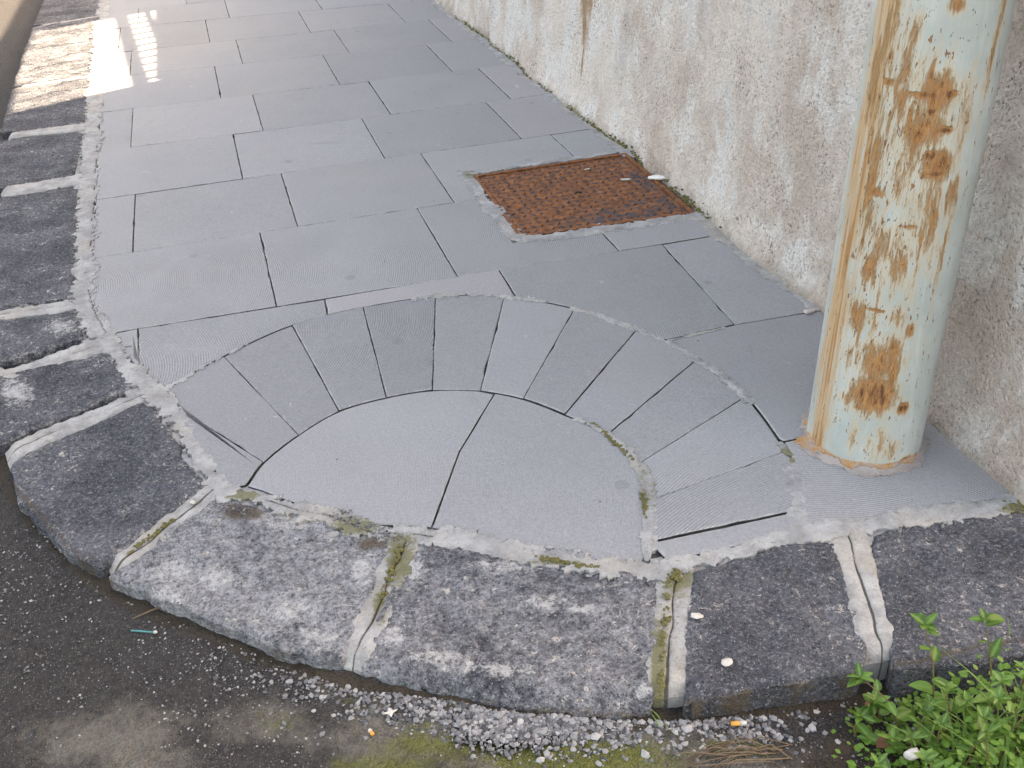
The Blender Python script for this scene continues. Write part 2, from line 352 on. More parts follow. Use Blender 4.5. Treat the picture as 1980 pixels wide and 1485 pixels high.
def m_pole():
    m = Mat('chipped_paint_on_rust', 0.5, 0.35)
    p = m.local(); sv = m.scale(p, (1, 1, 0.10)); sv2 = m.scale(p, (1, 1, 0.30))
    big = m.noise(8, 4, .6, p); sp = m.noise(75, 5, .8, sv2); scr = m.noise(150, 4, .8, sv); streak = m.noise(40, 5, .75, sv)
    r = m.attr('rust'); fr = m.attr('speck')
    paint = m.mix(m.st(big, .3, .7), (0.305, 0.340, 0.318), (0.40, 0.425, 0.400))
    paint = m.mix(m.ma('MULTIPLY', m.st(streak, .52, .72), .45), paint, (0.50, 0.485, 0.40))
    paint = m.mix(m.ma('MULTIPLY', m.st(scr, .58, .72), .35), paint, (0.27, 0.285, 0.265))
    n1 = m.noise(58, 6, .8, m.scale(p, (1, 1, .22))); n2 = m.noise(190, 4, .8, m.scale(p, (1, 1, .07)))
    v = m.ma('ADD', r, m.ma('ADD', m.ma('MULTIPLY', m.ma('SUBTRACT', n1, .5), 1.5), m.ma('MULTIPLY', m.ma('SUBTRACT', n2, .5), 1.25)))
    bleed = m.st(v, .10, .78); core = m.st(v, .48, .92); dark = m.ma('MULTIPLY', m.st(v, .90, 1.25), m.ma('ADD', .35, m.st(n1, .40, .60)))
    ochre = m.mix(streak, (0.52, 0.37, 0.20), (0.46, 0.27, 0.11))
    rust = m.mix(m.st(m.noise(120, 4, .8, sv2), .3, .7), (0.24, 0.090, 0.028), (0.43, 0.20, 0.068))
    c = m.mix(m.ma('MULTIPLY', bleed, .75), paint, ochre); c = m.mix(m.ma('MULTIPLY', core, .9), c, rust); c = m.mix(m.ma('MULTIPLY', dark, .85), c, (0.105, 0.040, 0.018))
    rim = m.attr('ochre'); rm = m.ma('ADD', rim, m.ma('MULTIPLY', m.ma('SUBTRACT', streak, .5), 1.6))
    c = m.mix(m.ma('MULTIPLY', m.st(rm, .20, .85), .8), c, m.mix(scr, (0.36, 0.175, 0.060), (0.48, 0.31, 0.15)))
    c = m.mix(m.ma('MULTIPLY', m.st(rm, .80, 1.15), .75), c, m.mix(sp, (0.20, 0.080, 0.03), (0.36, 0.165, 0.055)))
    fl = m.st(m.ma('ADD', m.noise(130, 3, .75, sv2), m.ma('MULTIPLY', fr, .10)), .655, .70); c = m.mix(m.ma('MULTIPLY', fl, .9), c, (0.27, 0.105, 0.035))
    sc = m.st(m.ma('ADD', m.attr('scuff'), m.ma('MULTIPLY', m.ma('SUBTRACT', m.noise(34, 5, .8, sv2), .5), 1.9)), .62, .82)
    c = m.mix(m.ma('MULTIPLY', sc, .7), c, (0.24, 0.215, 0.19))
    h = m.ma('SUBTRACT', m.ma('MULTIPLY', scr, .3), m.ma('ADD', core, fl))
    return m.out(c, m.bump(h, 0.0022, 1.0), m.ma('ADD', .42, m.ma('MULTIPLY', m.ma('MAXIMUM', bleed, fl), .45)))

def m_iron(name='rusted_iron'):
    m = Mat(name, 0.8, 0.3)
    p = m.local(); big = m.noise(9, 5, .65, p); mid = m.noise(40, 4, .7, p); fine = m.noise(350, 3, .7, p)
    c = m.mix(m.st(mid, .3, .7), (0.085, 0.029, 0.013), (0.29, 0.105, 0.038))
    c = m.mix(m.st(m.ma('ADD', m.attr('bare'), m.ma('MULTIPLY', m.ma('SUBTRACT', m.noise(24, 5, .75, p), .5), 1.6)), .12, .50), c, m.mix(mid, (0.030, 0.030, 0.036), (0.075, 0.075, 0.085)))
    c = m.mix(m.ma('MULTIPLY', m.st(fine, .6, .75), .5), c, (0.05, 0.025, 0.016))
    c = m.mix(m.ma('MULTIPLY', m.st(m.noise(21, 4, .7, p), .66, .72), .5), c, (0.35, 0.30, 0.24))
    return m.out(c, m.bump(m.ma('ADD', fine, mid), 0.002))

def m_leaf(name, a, b, c2):
    m = Mat(name, 0.5, 0.35)
    r = m.rnd(); n = m.noise(90, 2); col = m.mix(r, a, b); col = m.mix(m.ma('MULTIPLY', m.st(r, .90, .97), .7), col, (0.30, 0.27, 0.05)); col = m.mix(m.st(m.attr('leafv'), .0, 1.0), col, c2)
    col = m.mix(m.ma('MULTIPLY', n, .3), col, b)
    m._in(m.b.inputs['Base Color'], col)
    tr = m.node('ShaderNodeBsdfTranslucent'); m._in(tr.inputs[0], m.mix(.5, col, (0.20, 0.34, 0.04)))
    mx = m.node('ShaderNodeMixShader'); mx.inputs[0].default_value = .20
    o = m.t.nodes['Material Output']; m.t.links.new(m.b.outputs[0], mx.inputs[1]); m.t.links.new(tr.outputs[0], mx.inputs[2]); m.t.links.new(mx.outputs[0], o.inputs[0])
    return m.m
def m_plain(name, c, rough=.8, var=.25, sc=120, bump=.001, c2=None):
    m = Mat(name, rough, .25); n = m.noise(sc, 4, .7, m.local())
    col = m.mix(n, tuple(v * (1 - var) for v in c), c2 or tuple(min(1, v * (1 + var)) for v in c))
    return m.out(col, m.bump(n, bump))
def m_gravel():
    m = Mat('gravel_stone', .85, .25); r = m.attr('tone'); n = m.noise(500, 3, .7)
    c = m.ramp(r, [(0, (0.05, 0.05, 0.054)), (.35, (0.15, 0.15, 0.155)), (.75, (0.27, 0.265, 0.26)), (.93, (0.40, 0.385, 0.37)), (1, (0.30, 0.16, 0.10))])
    c = m.mix(m.ma('MULTIPLY', m.st(n, .55, .75), .5), c, (0.09, 0.085, 0.08)); return m.out(c, m.bump(n, .0015))

SLAB, KERB, MORTAR, BED, ROAD, WALL, POLE, IRON, GRAVEL = m_slab(), m_kerb(), m_mortar(), m_bed(), m_road(), m_wall(), m_pole(), m_iron(), m_gravel()
CEMENT = m_mortar('pale_cement', (0.25, 0.246, 0.24), (0.40, 0.394, 0.384))

# ------------------------------------------------------------------ road (one sheet out to the horizon)
KOUT = smooth_line([(-.975, 11.6), (-.965, 8.6), (-.943, 7.274), (-.935, 6.427), (-.902, 5.169), (-.866, 4.377), (-.80, 3.5), (-.745, 2.9), (-.69, 2.4), (-.60, 1.975), (-.556, 1.879), (-.369, 1.529), (-.185, 1.337), (.009, 1.157),
                    (.159, 1.073), (.266, 1.01), (.454, .935), (.62, .905), (.781, .889), (1.1, .86), (1.6, .80), (2.1, .745), (4.4, .74)], 6)
def road_z(x, y):
    return -0.030 - 0.040 * sstep(.25, .95, x) * sstep(2.5, 1.2, y) - 0.07 * sstep(2.0, 4.5, y)
def axis(dense, lo, hi, step, far=400.0):
    a = list(np.arange(lo, hi, step)); s = step
    left, v = [], lo
    while v > -far: s *= 1.35; v -= s; left.append(v)
    s = step; right, v = [], a[-1]
    while v < far: s *= 1.35; v += s; right.append(v)
    return np.array(left[::-1] + a + right)
rx, ry = axis(1, -.95, 1.45, .0075), axis(1, .55, 1.75, .0075)
RX, RY = np.meshgrid(rx, ry)
def blob(x, y, c, r): return np.exp(-(((x - c[0]) / r[0]) ** 2 + ((y - c[1]) / r[1]) ** 2))
def gblob(u, v, ru, rv, x, y, z=-.04):
    c = G(u, v, z); a = G(u + ru, v, z); b = G(u, v - rv, z)
    e1 = np.array([a[0] - c[0], a[1] - c[1]]); e2 = np.array([b[0] - c[0], b[1] - c[1]])
    M = np.linalg.inv(np.stack([e1, e2], 1)); px, py = M[0, 0] * (x - c[0]) + M[0, 1] * (y - c[1]), M[1, 0] * (x - c[0]) + M[1, 1] * (y - c[1])
    return np.exp(-(px * px + py * py))
def dust_f(x, y):
    return np.maximum.reduce([1.1 * gblob(230, 1450, 200, 110, x, y), 1.1 * gblob(520, 1430, 150, 85, x, y), 1.2 * gblob(760, 1450, 170, 90, x, y), 1.1 * gblob(1000, 1500, 260, 60, x, y), 1.1 * gblob(1300, 1470, 330, 70, x, y),
                              .9 * gblob(640, 1330, 60, 45, x, y), 1.0 * gblob(350, 1650, 600, 130, x, y), 1.0 * gblob(1000, 1700, 600, 150, x, y)]) - 1.0 * gblob(520, 1475, 70, 40, x, y) - .8 * gblob(985, 1420, 90, 30, x, y)
def moss_f(x, y):
    d, _ = seg_dist(x, y, KOUT)
    return np.maximum.reduce([1.2 * gblob(1130, 1470, 260, 50, x, y), .8 * gblob(760, 1500, 200, 50, x, y), .85 * gblob(850, 1450, 170, 60, x, y), .6 * gblob(560, 1400, 150, 40, x, y), .85 * gblob(1420, 1440, 120, 40, x, y), .62 * gblob(690, 1380, 60, 60, x, y), .9 * gblob(1200, 1580, 300, 80, x, y)])
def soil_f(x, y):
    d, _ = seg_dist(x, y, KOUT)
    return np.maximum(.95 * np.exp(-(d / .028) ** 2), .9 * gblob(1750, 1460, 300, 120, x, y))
RZ = road_z(RX, RY) + .0035 * fbm(RX, RY, 9, 3, 3) + .0045 * fbm(RX, RY, 62, 5, 2)
RZ += .010 * np.clip(dust_f(RX, RY), 0, 1) * (fbm(RX, RY, 12, 9) * .3 + .35) - .012 * gblob(985, 1425, 90, 35, RX, RY)
ny, nx = RX.shape
ii = np.arange(ny * nx).reshape(ny, nx)
FQ = np.stack([ii[:-1, :-1].ravel(), ii[:-1, 1:].ravel(), ii[1:, 1:].ravel(), ii[1:, :-1].ravel()], 1)
vx, vy = RX.ravel(), RY.ravel()
road = link('road', mesh_np('road', np.stack([vx, vy, RZ.ravel()], 1), FQ, {'dust': dust_f(vx, vy), 'moss': moss_f(vx, vy), 'soil': soil_f(vx, vy)}), ROAD)
tag(road, 'dark worn asphalt road with dusty and mossy patches beside the kerb', kind='structure')

# ------------------------------------------------------------------ pavement: bed and slabs
XL = [(-.58, 11.6), (-.575, 8.6), (-.565, 7.6), (-.56, 7.073), (-.52, 5.658), (-.492, 4.558), (-.475, 4.004), (-.461, 3.485), (-.447, 3.016), (-.449, 2.762), (-.39, 2.473), (-.31, 2.253), (-.257, 2.123)]
def xl(y): return float(np.interp(y, [p[1] for p in XL[::-1]], [p[0] for p in XL[::-1]]))
XW = [(1.31, .9), (1.31, 1.16), (1.326, 1.45), (1.350, 1.70), (1.361, 1.935), (1.353, 2.456), (1.379, 3.228), (1.350, 4.5), (1.334, 6.0), (1.32, 9.0)]
def xw(y): return np.interp(y, [p[1] for p in XW], [p[0] for p in XW])
bedpoly = [(-.61, 11.5), (-.60, 8.6), (-.58, 7.0), (-.53, 4.8), (-.50, 3.2), (-.48, 2.6), (-.33, 2.15), (-.18, 1.75), (.02, 1.58), (.2, 1.42), (.55, 1.2), (.9, 1.17), (1.36, 1.11), (1.42, 2.0), (1.42, 11.5)]
bm = bmesh.new(); top = bm.faces.new([bm.verts.new((x, y, -.007)) for x, y in bedpoly])
if top.normal.z < 0: top.normal_flip()
r = bmesh.ops.extrude_face_region(bm, geom=[top]); bmesh.ops.translate(bm, vec=(0, 0, -.15), verts=[v for v in r['geom'] if isinstance(v, bmesh.types.BMVert)])
bmesh.ops.triangulate(bm, faces=bm.faces[:]); bmesh.ops.recalc_face_normals(bm, faces=bm.faces[:])
me = bpy.data.meshes.new('pavement'); bm.to_mesh(me); bm.free()
pavement = tag(link('pavement', me, BED, smooth=False), 'grey stone slab pavement curving round the street corner', kind='structure')

def inset_poly(P, d):
    A = sum(P[i][0] * P[(i + 1) % len(P)][1] - P[(i + 1) % len(P)][0] * P[i][1] for i in range(len(P)))
    if A < 0: P = P[::-1]
    out = []; n = len(P)
    for i in range(n):
        p0, p1, p2 = np.array(P[i - 1]), np.array(P[i]), np.array(P[(i + 1) % n])
        d1 = (p1 - p0) / (np.linalg.norm(p1 - p0) + 1e-9); d2 = (p2 - p1) / (np.linalg.norm(p2 - p1) + 1e-9)
        n1, n2 = np.array([-d1[1], d1[0]]), np.array([-d2[1], d2[0]]); b = n1 + n2; l = b @ b
        out.append(tuple(p1 + b * (2 * d / max(l, .6))))
    return out
def slab(P, name='paving_slab', gap=.0032, tint=0.0, saw=0.0, sawc=None, dz=None, step=.028):
    P = inset_poly([tuple(p) for p in P], gap / 2)
    R, n = [], len(P)
    sd_ = random.random() * 50
    for i in range(n):
        a, b = np.array(P[i]), np.array(P[(i + 1) % n]); L = np.linalg.norm(b - a); k = max(1, int(L / step))
        nr = np.array([-(b - a)[1], (b - a)[0]]) / max(L, 1e-6)
        for j in range(k):
            q = a + (b - a) * (j / k)
            c = 0 if j == 0 else float(fbm(np.array(q[0] * 1.0 + sd_), np.array(q[1] * 1.0), 22, 4, 2)) * .0011
            ch = (.0034 if name == 'paving_slab' else .0028) * max(0, random.random() - .86) / .14 if (j and random.random() < .5) else 0
            R.append(tuple(q + nr * (c + ch)))
    Tp = inset_poly(R, .0022); Ti = inset_poly(R, .010 if name == 'paving_slab' else .0065)
    m_ = len(R); z0 = random.uniform(-.0014, .0012) if dz is None else dz
    cx_, cy_ = np.mean([p[0] for p in R]), np.mean([p[1] for p in R]); ta, tb = random.uniform(-.002, .002), random.uniform(-.002, .002)
    zt = lambda p: z0 + ta * (p[0] - cx_) + tb * (p[1] - cy_)
    V = [(*p, zt(p)) for p in Ti] + [(*p, zt(p) - .0020) for p in R] + [(*p, -.045) for p in R] + [(*p, zt(p) - .0001) for p in Tp]
    Fq = [tuple(range(m_))] + [(i + m_, (i + 1) % m_ + m_, (i + 1) % m_ + 3 * m_, i + 3 * m_) for i in range(m_)] + [(i + 3 * m_, (i + 1) % m_ + 3 * m_, (i + 1) % m_, i) for i in range(m_)] + [(i + 2 * m_, (i + 1) % m_ + 2 * m_, (i + 1) % m_ + m_, i + m_) for i in range(m_)]
    o = link(name, mesh_np(name, V, Fq, {'worn': [0.] * m_ + [1.] * (3 * m_)}), SLAB, pavement, smooth=False)
    o.data.materials.append(BED); o.data.polygons.foreach_set('material_index', [0] * (1 + 2 * m_) + [1] * m_)
    o['tint'] = float(tint); o['saw'] = float(saw)
    if sawc is None:
        a = random.choice([0, math.pi]) + random.uniform(-.25, .25); rr = random.uniform(.35, .6); sawc = (cx_ + math.cos(a) * rr, cy_ + math.sin(a) * rr)
    o['sawx'], o['sawy'] = float(sawc[0]), float(sawc[1])
    return o

def yl(l, r):
    a, b = G(*l), G(*r); s = (b[1] - a[1]) / (b[0] - a[0]); return lambda x: a[1] + s * (x - a[0])
LN = {2: yl((205, 645), (1300, 468)), 1: yl((190, 497), (897, 388)), 0: yl((191, 385), (1063, 260)), -1: yl((191, 293), (1059, 182)), -2: yl((196, 217), (982, 125)),
      -3: yl((195, 151), (936, 74)), -4: yl((304, 93), (833, 37)), -5: yl((283, 49), (700, 11))}
for k in range(-6, -16, -1): LN[k] = (lambda q: (lambda x: LN[-5](x) + .515 * q))(-5 - k)
def course(kt, kb, xs, sp=None, cut=None):
    T, B = LN[kt], LN[kb]; xs = sorted(xs); out = []
    yt, yb = T(-.45), B(-.45)
    left = [(xl(yt + (yb - yt) * t), yt + (yb - yt) * t) for t in (0, .35, .7, 1)]
    x_r = float(xw((T(1.3) + B(1.3)) / 2)) - .012
    edges = [None] + list(xs) + [x_r]
    for i in range(len(edges) - 1):
        a, b = edges[i], edges[i + 1]
        P = left[:] if a is None else [(a, T(a)), (a, B(a))]
        P += [(b, B(b)), (b, T(b))]
        o = dict(tint=random.choice([0, 0, .3, -.3, .7]), saw=random.choice([0, 0, 0, .25])); o.update((sp or {}).get(i, {}))
        slab(P, **o)
def xj(*p): return sum(G(*q)[0] for q in p) / len(p)
for k_ in range(-14, -9): course(k_, k_ + 1, [[-.3, .2, .72, 1.2], [-.06, .46, .98]][k_ % 2])
course(-9, -8, [-.06, .46, .98]); course(-8, -7, [-.3, .2, .72, 1.2])
course(-7, -6, [-.08, .43, .95]); course(-6, -5, [-.36, xj((434, 0), (443, 33)), xj((613, 0), (620, 16)), 1.2])
course(-5, -4, [-.45, xj((397, 39), (405, 78)), xj((583, 30), (598, 60)), xj((752, 10), (784, 40))])
course(-4, -3, [-.38, xj((456, 74), (468, 122)), xj((648, 57), (672, 100)), xj((833, 38), (868, 78))], {4: dict(tint=.8)})
course(-3, -2, [xj((414, 131), (428, 186)), xj((628, 112), (655, 160)), xj((831, 90), (872, 137))], {3: dict(tint=.7)})
course(-2, -1, [xj((254, 217), (256, 285)), xj((488, 184), (509, 249)), xj((713, 155), (752, 217)), xj((927, 131), (983, 189))], {4: dict(tint=1), 0: dict(tint=.3)})
course(-1, 0, [xj((450, 261), (470, 343)), xj((699, 226), (740, 300)), xj((936, 198), (1012, 267))], {3: dict(tint=.8)})
# the two courses that run into the iron cover
x_a, x_b, x_c = xj((258, 376), (260, 487)), xj((544, 337), (576, 436)), xj((814, 297), (878, 390))
T, B = LN[0], LN[1]
CV = [(.785, 3.199), (1.351, 3.205), (1.341, 2.625), (.779, 2.650)]          # iron cover, metres
slab([(xl(T(-.45)), T(-.45)), (xl(B(-.45)), B(-.45)), (x_a, B(x_a)), (x_a, T(x_a))])
slab([(x_a, T(x_a)), (x_a, B(x_a)), (x_b, B(x_b)), (x_b, T(x_b))]); slab([(x_b, T(x_b)), (x_b, B(x_b)), (x_c, B(x_c)), (x_c, T(x_c))])
slab([(x_c, T(x_c)), (x_c, B(x_c)), (.758, B(.758)), (.762, 3.228), (1.17, 3.234), (1.17, T(1.17))], tint=.3)
slab([(1.17, T(1.17)), (1.17, 3.234), (1.355, 3.236), (1.366, T(1.36))], tint=.5)
T, B = LN[1], LN[2]
x_a, x_b = xj((500, 452), (538, 591)), xj((808, 404), (882, 530))
slab([(xl(T(-.45)), T(-.45)), (xl(2.76), 2.76), (xl(2.62), 2.62), (xl(B(-.4)), B(-.4)), (x_a, B(x_a)), (x_a, T(x_a))], saw=1, sawc=(-.75, 2.75), tint=-.1)
slab([(x_a, T(x_a)), (x_a, B(x_a)), (x_b, B(x_b)), (x_b, T(x_b))], saw=1, sawc=(-.25, 2.70))
slab([(x_b, T(x_b)), (x_b, B(x_b)), (1.02, B(1.02)), (1.02, 2.612), (.752, 2.624), (.757, T(.757))], saw=.8, sawc=(.2, 2.9))
slab([(1.02, B(1.02)), (1.345, B(1.345)), (1.352, 2.598), (1.02, 2.612)], tint=.3)
# pieces round the fan
OUT = smooth_line(GL([(313, 757), (433, 688), (565, 628), (703, 594), (842, 573), (975, 573), (1111, 597), (1229, 637), (1290, 661), (1345, 693), (1438, 763), (1513, 862), (1536, 905), (1541, 985)]), 6)
INN = smooth_line(GL([(440, 965), (475, 938), (509, 893), (577, 839), (655, 794), (747, 768), (836, 754), (929, 755), (1012, 770), (1092, 800), (1174, 839), (1232, 897), (1256, 967), (1252, 1047), (1250, 1085)]), 6)
def arc(L, a, b, rev=False):
    """points of L between the ones nearest to a and b"""
    ia = min(range(len(L)), key=lambda i: math.dist(L[i], a)); ib = min(range(len(L)), key=lambda i: math.dist(L[i], b))
    q = L[min(ia, ib):max(ia, ib) + 1]
    return q if ia <= ib else q[::-1]
g = lambda u, v: G(u, v)
def off(L, d):
    o = []
    for i in range(len(L)):
        a, b = np.array(L[max(0, i - 1)]), np.array(L[min(len(L) - 1, i + 1)]); t = (b - a) / np.linalg.norm(b - a); o.append((L[i][0] - t[1] * d, L[i][1] + t[0] * d))
    return o
OUT_O = off(OUT, .003)
slab([g(205, 645), g(266, 634), g(268, 712)], tint=.2)
slab([g(266, 634), g(268, 712), g(305, 750)] + arc(OUT_O, g(330, 745), g(634, 606)) + [g(628, 578)], saw=1, sawc=(-.62, 2.25), tint=-.4)
slab([g(628, 578)] + arc(OUT_O, g(636, 606), g(996, 577)) + [g(964, 520)], tint=.9)
slab([g(964, 520)] + arc(OUT_O, g(1002, 577), g(1278, 655)) + [g(1291, 656), g(1420, 627), g(1281, 472)], saw=.8, sawc=(.35, 2.1), tint=.2)
slab([g(1281, 472), g(1420, 627), g(1580, 600), g(1396, 452)], tint=.3)
slab([g(1293, 657)] + arc(OUT_O, g(1310, 672), g(1507, 850)) + [(.985, 1.468), (1.326, 1.462), (1.358, 1.9), g(1584, 600), g(1420, 627)], tint=-.2)
slab([(.985, 1.465), g(1536, 905), g(1546, 1028)] + [(1.10, 1.186), (1.305, 1.165), (1.324, 1.46)], saw=1, sawc=(.85, .92), tint=.7)
slab([g(1256, 1049), g(1290, 1084), g(1400, 1062), g(1540, 1026), g(1537, 989)], tint=.1)
J = [((329, 777), (509, 893)), ((433, 688), (577, 840)), ((565, 628), (655, 793)), ((702, 593), (747, 768)), ((842, 573), (836, 753)), ((975, 573), (929, 754)), ((1111, 597), (1012, 770)),
     ((1229, 639), (1092, 800)), ((1345, 695), (1174, 839)), ((1440, 766), (1232, 897)), ((1513, 874), (1257, 967)), ((1540, 986), (1253, 1047))]
slab([g(313, 757), g(329, 777), g(509, 893)] + arc(INN, g(505, 898), g(472, 938)) + [g(440, 946), g(385, 868)], 'fan_slab', tint=-.6)
tints = [-.9, -.9, -.8, -1, -.2, -.1, -.2, -.2, .6, .2, .5]; saws = [.2, .2, .8, 1, 0, 0, 0, 0, 0, .8, 1]
for i in range(11):
    (o1, i1), (o2, i2) = J[i], J[i + 1]
    a, b, c, d = g(*o1), g(*o2), g(*i1), g(*i2)
    def fl_(L, p, q):
        o = []
        for t in L:
            if math.dist(t, p) > .020 and math.dist(t, q) > .020 and (not o or math.dist(t, o[-1]) > .020): o.append(t)
        return o
    P = [a] + fl_(arc(OUT, a, b), a, b) + [b, d] + fl_(arc(INN, d, c), d, c) + [c]
    slab(P, 'fan_slab', gap=.0022, tint=tints[i], saw=saws[i], sawc=(float(a[0] * .5 + b[0] * .5) - .45, float(a[1])) if i < 8 else (b[0] + .1, b[1] - .55))
INN_I = off(INN, -.003)
slab([g(955, 762)] + arc(INN_I, g(950, 758), g(478, 940))[1:] + GL([(560, 968), (700, 1012), (834, 1019), (888, 872)]), 'half_round_slab', gap=.0022, saw=.15, tint=-.1)
slab([g(955.5, 762), g(888.3, 872), g(835, 1019)] + GL([(920, 1030), (1010, 1062), (1120, 1080), (1238, 1090)]) + arc(INN_I, g(1248, 1075), g(962, 758)), 'half_round_slab', gap=.0022, saw=.15, tint=0)

# ------------------------------------------------------------------ kerb
KPOLY = KOUT + [(4.4, 12), (-.6, 12)]
kerb = empty('kerb', (0, 0, 0)); tag(kerb, 'dark basalt kerb of large stones curving round the corner', kind='structure')
def kerb_stone(P, ztop=0.0, pale=0.2, res=.008, seed=0, splash=None, brown=None, round_=.014, rimw=.03, amp=1.0, name='kerb_stone', front=None, rim_side=None):
    xs, ys = [p[0] for p in P], [p[1] for p in P]
    fld = lambda x, y: poly_sdf(x, y, P) + .003 + .0065 * fbm(x, y, 26, seed, 4)
    def zf(x, y, f):
        rv = round_ * (.6 + .9 * np.clip(fbm(x, y, 13, seed + 17, 3), -.6, .9)); d = np.clip(f / rv, 0, 1)
        z = ztop - rv * .75 * (1 - np.sqrt(np.clip(1 - (1 - d) ** 2, 0, 1)))
        z = z + amp * (.006 * fbm(x, y, 7, seed + 3, 3) + .0045 * fbm(x, y, 30, seed + 9, 3) + .0026 * fbm(x, y, 95, seed + 13, 2)) * sstep(-.004, .012, f)
        if front is not None:                       # lip worn or dressed down along the street side
            dd, _ = seg_dist(x, y, front[0]); z = z - front[1] * (1 - sstep(.0, front[2], dd))
        return z
    def rimf(x, y, f):
        dd = f if rim_side is None else seg_dist(x, y, rim_side)[0]
        return np.exp(-(dd / rimw) ** 1.2) * .62 * (.45 + .2 * pale + (.55 - .2 * pale) * sstep(.01, .05, seg_dist(x, y, KOUT)[0]))
    at = {'rim': rimf,
          'splash': lambda x, y, f: (np.maximum.reduce([gblob(*q, x, y, 0) for q in splash]) if splash else np.zeros_like(x)),
          'brown': lambda x, y, f: np.maximum(.85 * np.exp(-np.abs(poly_sdf(x, y, KPOLY)) / .010), np.maximum.reduce([gblob(*q, x, y, 0) for q in brown]) if brown else 0)}
    o = film(name, KERB, fld, (min(xs) - .01, max(xs) + .01, min(ys) - .01, max(ys) + .01), res, zf, kerb, at, skirt=-.16)
    o['pale'] = pale; return o
def ko(y): return float(np.interp(y, [p[1] for p in KOUT[::-1]], [p[0] for p in KOUT[::-1]]))
kerb_stone([(-.60, 8.5), (ko(8.5), 8.5), (ko(7.4), 7.4), (-.595, 7.4)], res=.02, seed=1)
kerb_stone([(-.595, 7.36), (ko(7.36), 7.36), (ko(6.5), 6.5), (-.575, 6.6)], res=.016, seed=2, pale=.3)
kerb_stone([(-.575, 6.57), (ko(6.47), 6.47), (ko(5.8), 5.8), (ko(5.15), 5.15), (-.545, 5.2)], res=.012, seed=3, pale=.55)  # made paler: part of the sun patch's brightness is in this stone's colour
kerb_stone([(-.55, 5.17), (ko(5.12), 5.12), (ko(4.42), 4.42)] + GL([(160, 238)]), res=.012, seed=4, pale=.25)
kerb_stone(GL([(160, 256)]) + [(ko(4.32), 4.32), (ko(3.76), 3.73)] + GL([(140, 340)]), res=.010, seed=5, pale=.15)
kerb_stone(GL([(152, 364), (148, 450), (138, 572)]) + [(-.73, 2.73), (-.79, 3.2), (-.81, 3.64)], res=.009, seed=6, pale=.15)
kerb_stone(GL([(142, 600), (165, 650)]) + [(-.69, 2.40), (-.72, 2.65)], res=.008, seed=7, pale=.2, splash=[(120, 630, 50, 25)])
kerb_stone(GL([(200, 684), (262, 742)]) + [(-.605, 2.03), (-.67, 2.34)], res=.008, seed=8, pale=.2, splash=[(30, 760, 60, 40)])
kerb_stone(GL([(20, 893), (140, 838), (272, 778), (300, 790), (345, 862), (398, 938), (300, 1010), (193, 1092), (150, 1075), (90, 1020), (40, 965)]), res=.006, seed=9, pale=.08, round_=.02, rimw=.022, amp=1.2)
kerb_stone(GL([(212, 1112), (330, 1020), (425, 958), (520, 985), (620, 1000), (700, 1035), (765, 1048), (725, 1140), (660, 1270), (560, 1255), (400, 1190)]), res=.006, seed=10, pale=.95, splash=[(620, 1230, 60, 40), (560, 1005, 130, 22), (330, 1100, 70, 40), (420, 1120, 60, 40), (700, 1100, 40, 60), (560, 1180, 90, 30), (330, 1150, 40, 30)], round_=.018, rimw=.02,
           brown=[(470, 990, 60, 22), (720, 1050, 45, 18)])
kerb_stone(GL([(800, 1058), (900, 1062), (1010, 1072), (1150, 1095), (1272, 1112), (1268, 1240), (1258, 1352), (1200, 1362), (1060, 1352), (940, 1335), (800, 1306), (696, 1282), (745, 1160)]), res=.006, seed=11, pale=.72,
           splash=[(980, 1095, 100, 24), (860, 1270, 110, 24), (980, 1295, 80, 22), (800, 1100, 40, 50), (1060, 1165, 90, 26), (1200, 1220, 40, 12), (930, 1290, 160, 16), (760, 1230, 40, 40), (1130, 1180, 60, 14), (1240, 1330, 40, 20)], round_=.02, rimw=.016,
           front=(KOUT, .022, .045))
kerb_stone(GL([(1340, 1108), (1420, 1080), (1520, 1058), (1612, 1042), (1640, 1140), (1672, 1240), (1668, 1292), (1500, 1322), (1330, 1352), (1328, 1250)]), res=.006, seed=12, pale=.16, round_=.012, rimw=.014)
kerb_stone(GL([(1688, 1032), (1800, 1006), (1980, 992)]) + [(1.46, 1.065), (1.46, .805)] + GL([(1980, 1268), (1740, 1290), (1712, 1200)]), res=.006, seed=13, pale=.14, round_=.012, rimw=.018)
kerb_stone([(1.485, 1.06), (2.01, 1.04), (2.01, .745), (1.485, .80)], res=.012, seed=14, pale=.2)

